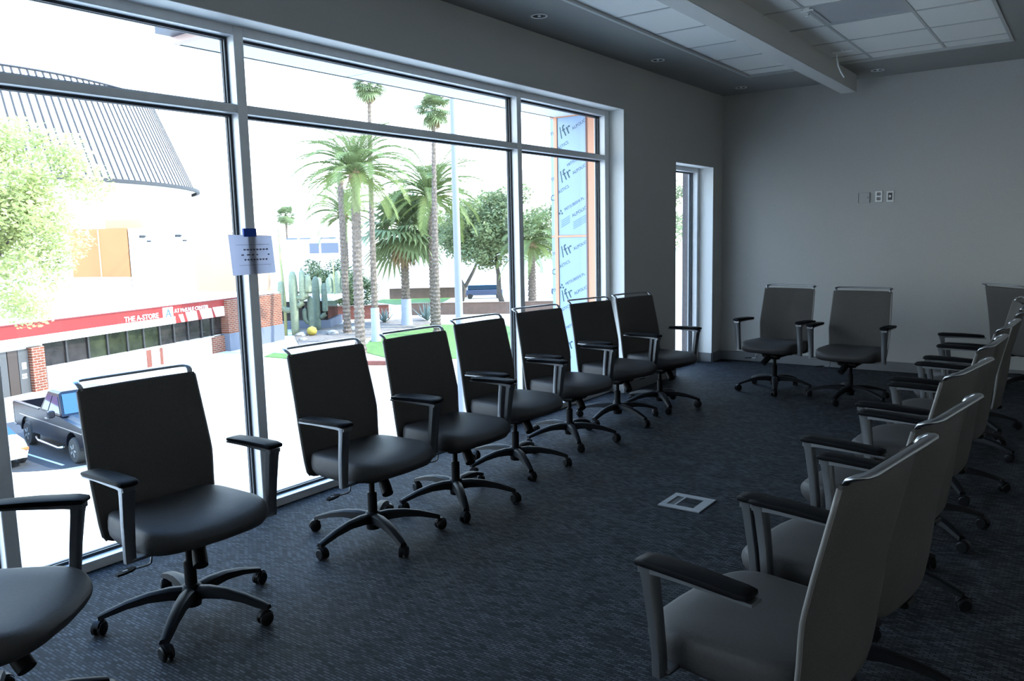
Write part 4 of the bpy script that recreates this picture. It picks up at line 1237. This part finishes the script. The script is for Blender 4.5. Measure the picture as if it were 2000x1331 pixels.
def pickup(x, y, rot, label):
    r = empty('pickup_truck', (x, y, G + 0.02), rot, label=label, cat='pickup truck')
    r.scale = (1.2, 1.2, 1.2)
    # local: +x forward, origin mid wheelbase; wheels at +-1.85
    W = 0.98
    def arch(cx):
        return [(cx + 0.50 * math.cos(R(a)), 0.45 + 0.50 * math.sin(R(a))) for a in range(180, -1, -20)]
    prof_bed = [(-2.95, 0.62), (-2.95, 1.32), (-0.62, 1.32), (-0.62, 0.52), (-1.30, 0.50)] + [(x2, z2) for x2, z2 in reversed(arch(-1.85))] + [(-2.42, 0.56)]
    def shell(name, prof, y0, y1, mname, par=None):
        # sides as thin solids
        return MB().prism(prof, y0, y1).build(name, mname, par or r)
    shell('bed_side', prof_bed, -W, -W + 0.10, 'truck_paint'); shell('bed_side', prof_bed, W - 0.10, W, 'truck_paint')
    MB().box(-2.95, -2.87, -W, W, 0.62, 1.30).build('tailgate', 'truck_paint', r)
    MB().box(-2.9, -0.62, -W + 0.08, W - 0.08, 0.72, 0.78).build('bed_floor', 'tyre', r)
    # cab lower
    prof_cab = [(-0.62, 0.50), (-0.62, 1.34), (1.10, 1.30), (1.32, 1.26), (2.55, 1.16), (2.72, 1.05), (2.74, 0.62), (2.42, 0.56)] + arch(1.85)[::-1][:] + [(1.28, 0.50)]
    MB().prism(prof_cab, -W, W).build('cab_body', 'truck_paint', r)
    MB().loft([[(1.16, -0.9, 1.26), (2.50, -0.86, 1.15), (2.50, 0.86, 1.15), (1.16, 0.9, 1.26)], [(1.22, -0.72, 1.34), (2.42, -0.68, 1.22), (2.42, 0.68, 1.22), (1.22, 0.72, 1.34)]]).build('hood', 'truck_paint', r)
    # greenhouse
    bot = [(-0.62, -W + 0.02), (1.18, -W + 0.02), (1.18, W - 0.02), (-0.62, W - 0.02)]
    top = [(-0.42, -0.74), (0.42, -0.74), (0.42, 0.74), (-0.42, 0.74)]
    MB().loft([[(a, b7, 1.32) for a, b7 in bot], [(a, b7, 1.90) for a, b7 in top], [(a * 0.85, b7 * 0.85, 1.95) for a, b7 in top]]).build('cabin', 'truck_paint', r)
    # glass insets slightly proud
    def quad(name, pts, mname='truck_glass', off=(0, 0, 0)):
        v = [Vector(p) + Vector(off) for p in pts]
        nrm = (v[1] - v[0]).cross(v[3] - v[0]).normalized() * 0.008
        MB().loft([v, [q + nrm for q in v]]).build(name, mname, r)
    for s in (-1, 1):
        def sidept(x2, t):
            yb = (W - 0.02) + (0.74 - (W - 0.02)) * t
            return (x2, s * (yb + 0.004), 1.32 + 0.58 * t)
        a = [sidept(-0.45, 0.1), sidept(0.02, 0.1), sidept(0.02, 0.86), sidept(-0.36, 0.86)]
        b8 = [sidept(0.10, 0.1), sidept(0.98, 0.1), sidept(0.42, 0.86), sidept(0.10, 0.86)]
        quad('side_window', a if s < 0 else a[::-1]); quad('side_window', b8 if s < 0 else b8[::-1])
        MB().box(0.72, 0.92, s * (W + 0.16) - 0.09, s * (W + 0.16) + 0.09, 1.28, 1.50, 0.03).build('mirror', 'truck_paint', r)
        MB().tube([(-0.9, s * (W + 0.05), 0.42), (-0.6, s * (W + 0.10), 0.36), (1.0, s * (W + 0.10), 0.36), (1.25, s * (W + 0.05), 0.42)], 0.04, 8).build('side_step', 'chrome_car', r, smooth=True)
        MB().box(-2.9, -0.66, min(s * W, s * (W - 0.12)), max(s * W, s * (W - 0.12)), 1.32, 1.36, 0.01).build('bed_rail', 'truck_paint', r)
        MB().box(2.60, 2.76, min(s * 0.62, s * 0.96), max(s * 0.62, s * 0.96), 0.86, 1.06, 0.02).build('headlight', 'car_white', r)
        MB().box(-0.1, 0.06, min(s * W, s * (W + 0.03)), max(s * W, s * (W + 0.03)), 1.12, 1.16).build('door_handle', 'chrome_car', r)
        MB().box(-2.35, 2.6, min(s * W, s * (W + 0.012)), max(s * W, s * (W + 0.012)), 0.98, 1.0).build('body_crease', 'chrome_car', r)
    quad('windshield', [(1.10, -0.86, 1.36), (1.10, 0.86, 1.36), (0.48, 0.68, 1.87), (0.48, -0.68, 1.87)], off=(0.012, 0, 0.012))
    quad('rear_window', [(-0.60, 0.82, 1.38), (-0.60, -0.82, 1.38), (-0.44, -0.68, 1.86), (-0.44, 0.68, 1.86)], off=(-0.012, 0, 0))
    MB().box(2.72, 2.92, -0.98, 0.98, 0.50, 0.74, 0.04).build('front_bumper', 'chrome_car', r)
    MB().box(2.72, 2.78, -0.60, 0.60, 0.76, 1.08, 0.02).build('grille', 'chrome_car', r)
    MB().box(-3.12, -2.95, -0.95, 0.95, 0.50, 0.70, 0.03).build('rear_bumper', 'chrome_car', r)
    for cx in (-1.85, 1.85):
        for cy in (-W + 0.13, W - 0.13):
            wheel(r, cx, cy)
pickup(-27.58, 14.44, R(-4.5), 'dark pickup truck parked outside, seen beyond the nearest window chair')
def sedan(x, y, rot, label):
    r = empty('white_car', (x, y, G + 0.02), rot, label=label, cat='car')
    W = 0.88
    secs = []
    prof = [(-2.2, 0.40, 0.95, 0.70), (-2.05, 0.30, 1.02, 0.82), (-1.4, 0.28, 1.06, 0.88), (0.9, 0.28, 1.00, 0.88), (1.6, 0.28, 0.92, 0.86), (2.05, 0.30, 0.80, 0.78), (2.22, 0.36, 0.66, 0.60)]
    rings = []
    for x2, z0, z1, hw in prof:
        rings.append([(x2, -hw * 0.92, z0), (x2, hw * 0.92, z0), (x2, hw, (z0 + z1) / 2), (x2, hw * 0.96, z1 - 0.05), (x2, hw * 0.8, z1), (x2, -hw * 0.8, z1), (x2, -hw * 0.96, z1 - 0.05), (x2, -hw, (z0 + z1) / 2)])
    MB().loft(rings).build('body', 'car_white', r, smooth=True, angle=40)
    MB().loft([[(-1.75, -0.80, 1.02), (1.0, -0.80, 0.98), (1.0, 0.80, 0.98), (-1.75, 0.80, 1.02)], [(-0.95, -0.62, 1.42), (0.20, -0.62, 1.42), (0.20, 0.62, 1.42), (-0.95, 0.62, 1.42)]]).build('cabin', 'truck_glass', r)
    MB().loft([[(-0.95, -0.62, 1.42), (0.22, -0.62, 1.42), (0.22, 0.62, 1.42), (-0.95, 0.62, 1.42)], [(-0.8, -0.5, 1.47), (0.1, -0.5, 1.47), (0.1, 0.5, 1.47), (-0.8, 0.5, 1.47)]]).build('roof', 'car_white', r)
    for s in (-1, 1):
        MB().box(1.95, 2.2, min(s * 0.5, s * 0.76), max(s * 0.5, s * 0.76), 0.60, 0.72, 0.02).build('headlight', 'lamp_orange', r)
    for cx in (-1.35, 1.35):
        for cy in (-0.78, 0.78):
            wheel(r, cx, cy, 0.32, 0.2)
sedan(-28.75, 11.45, R(-3), 'white car parked left of the pickup, partly behind the first mullion')
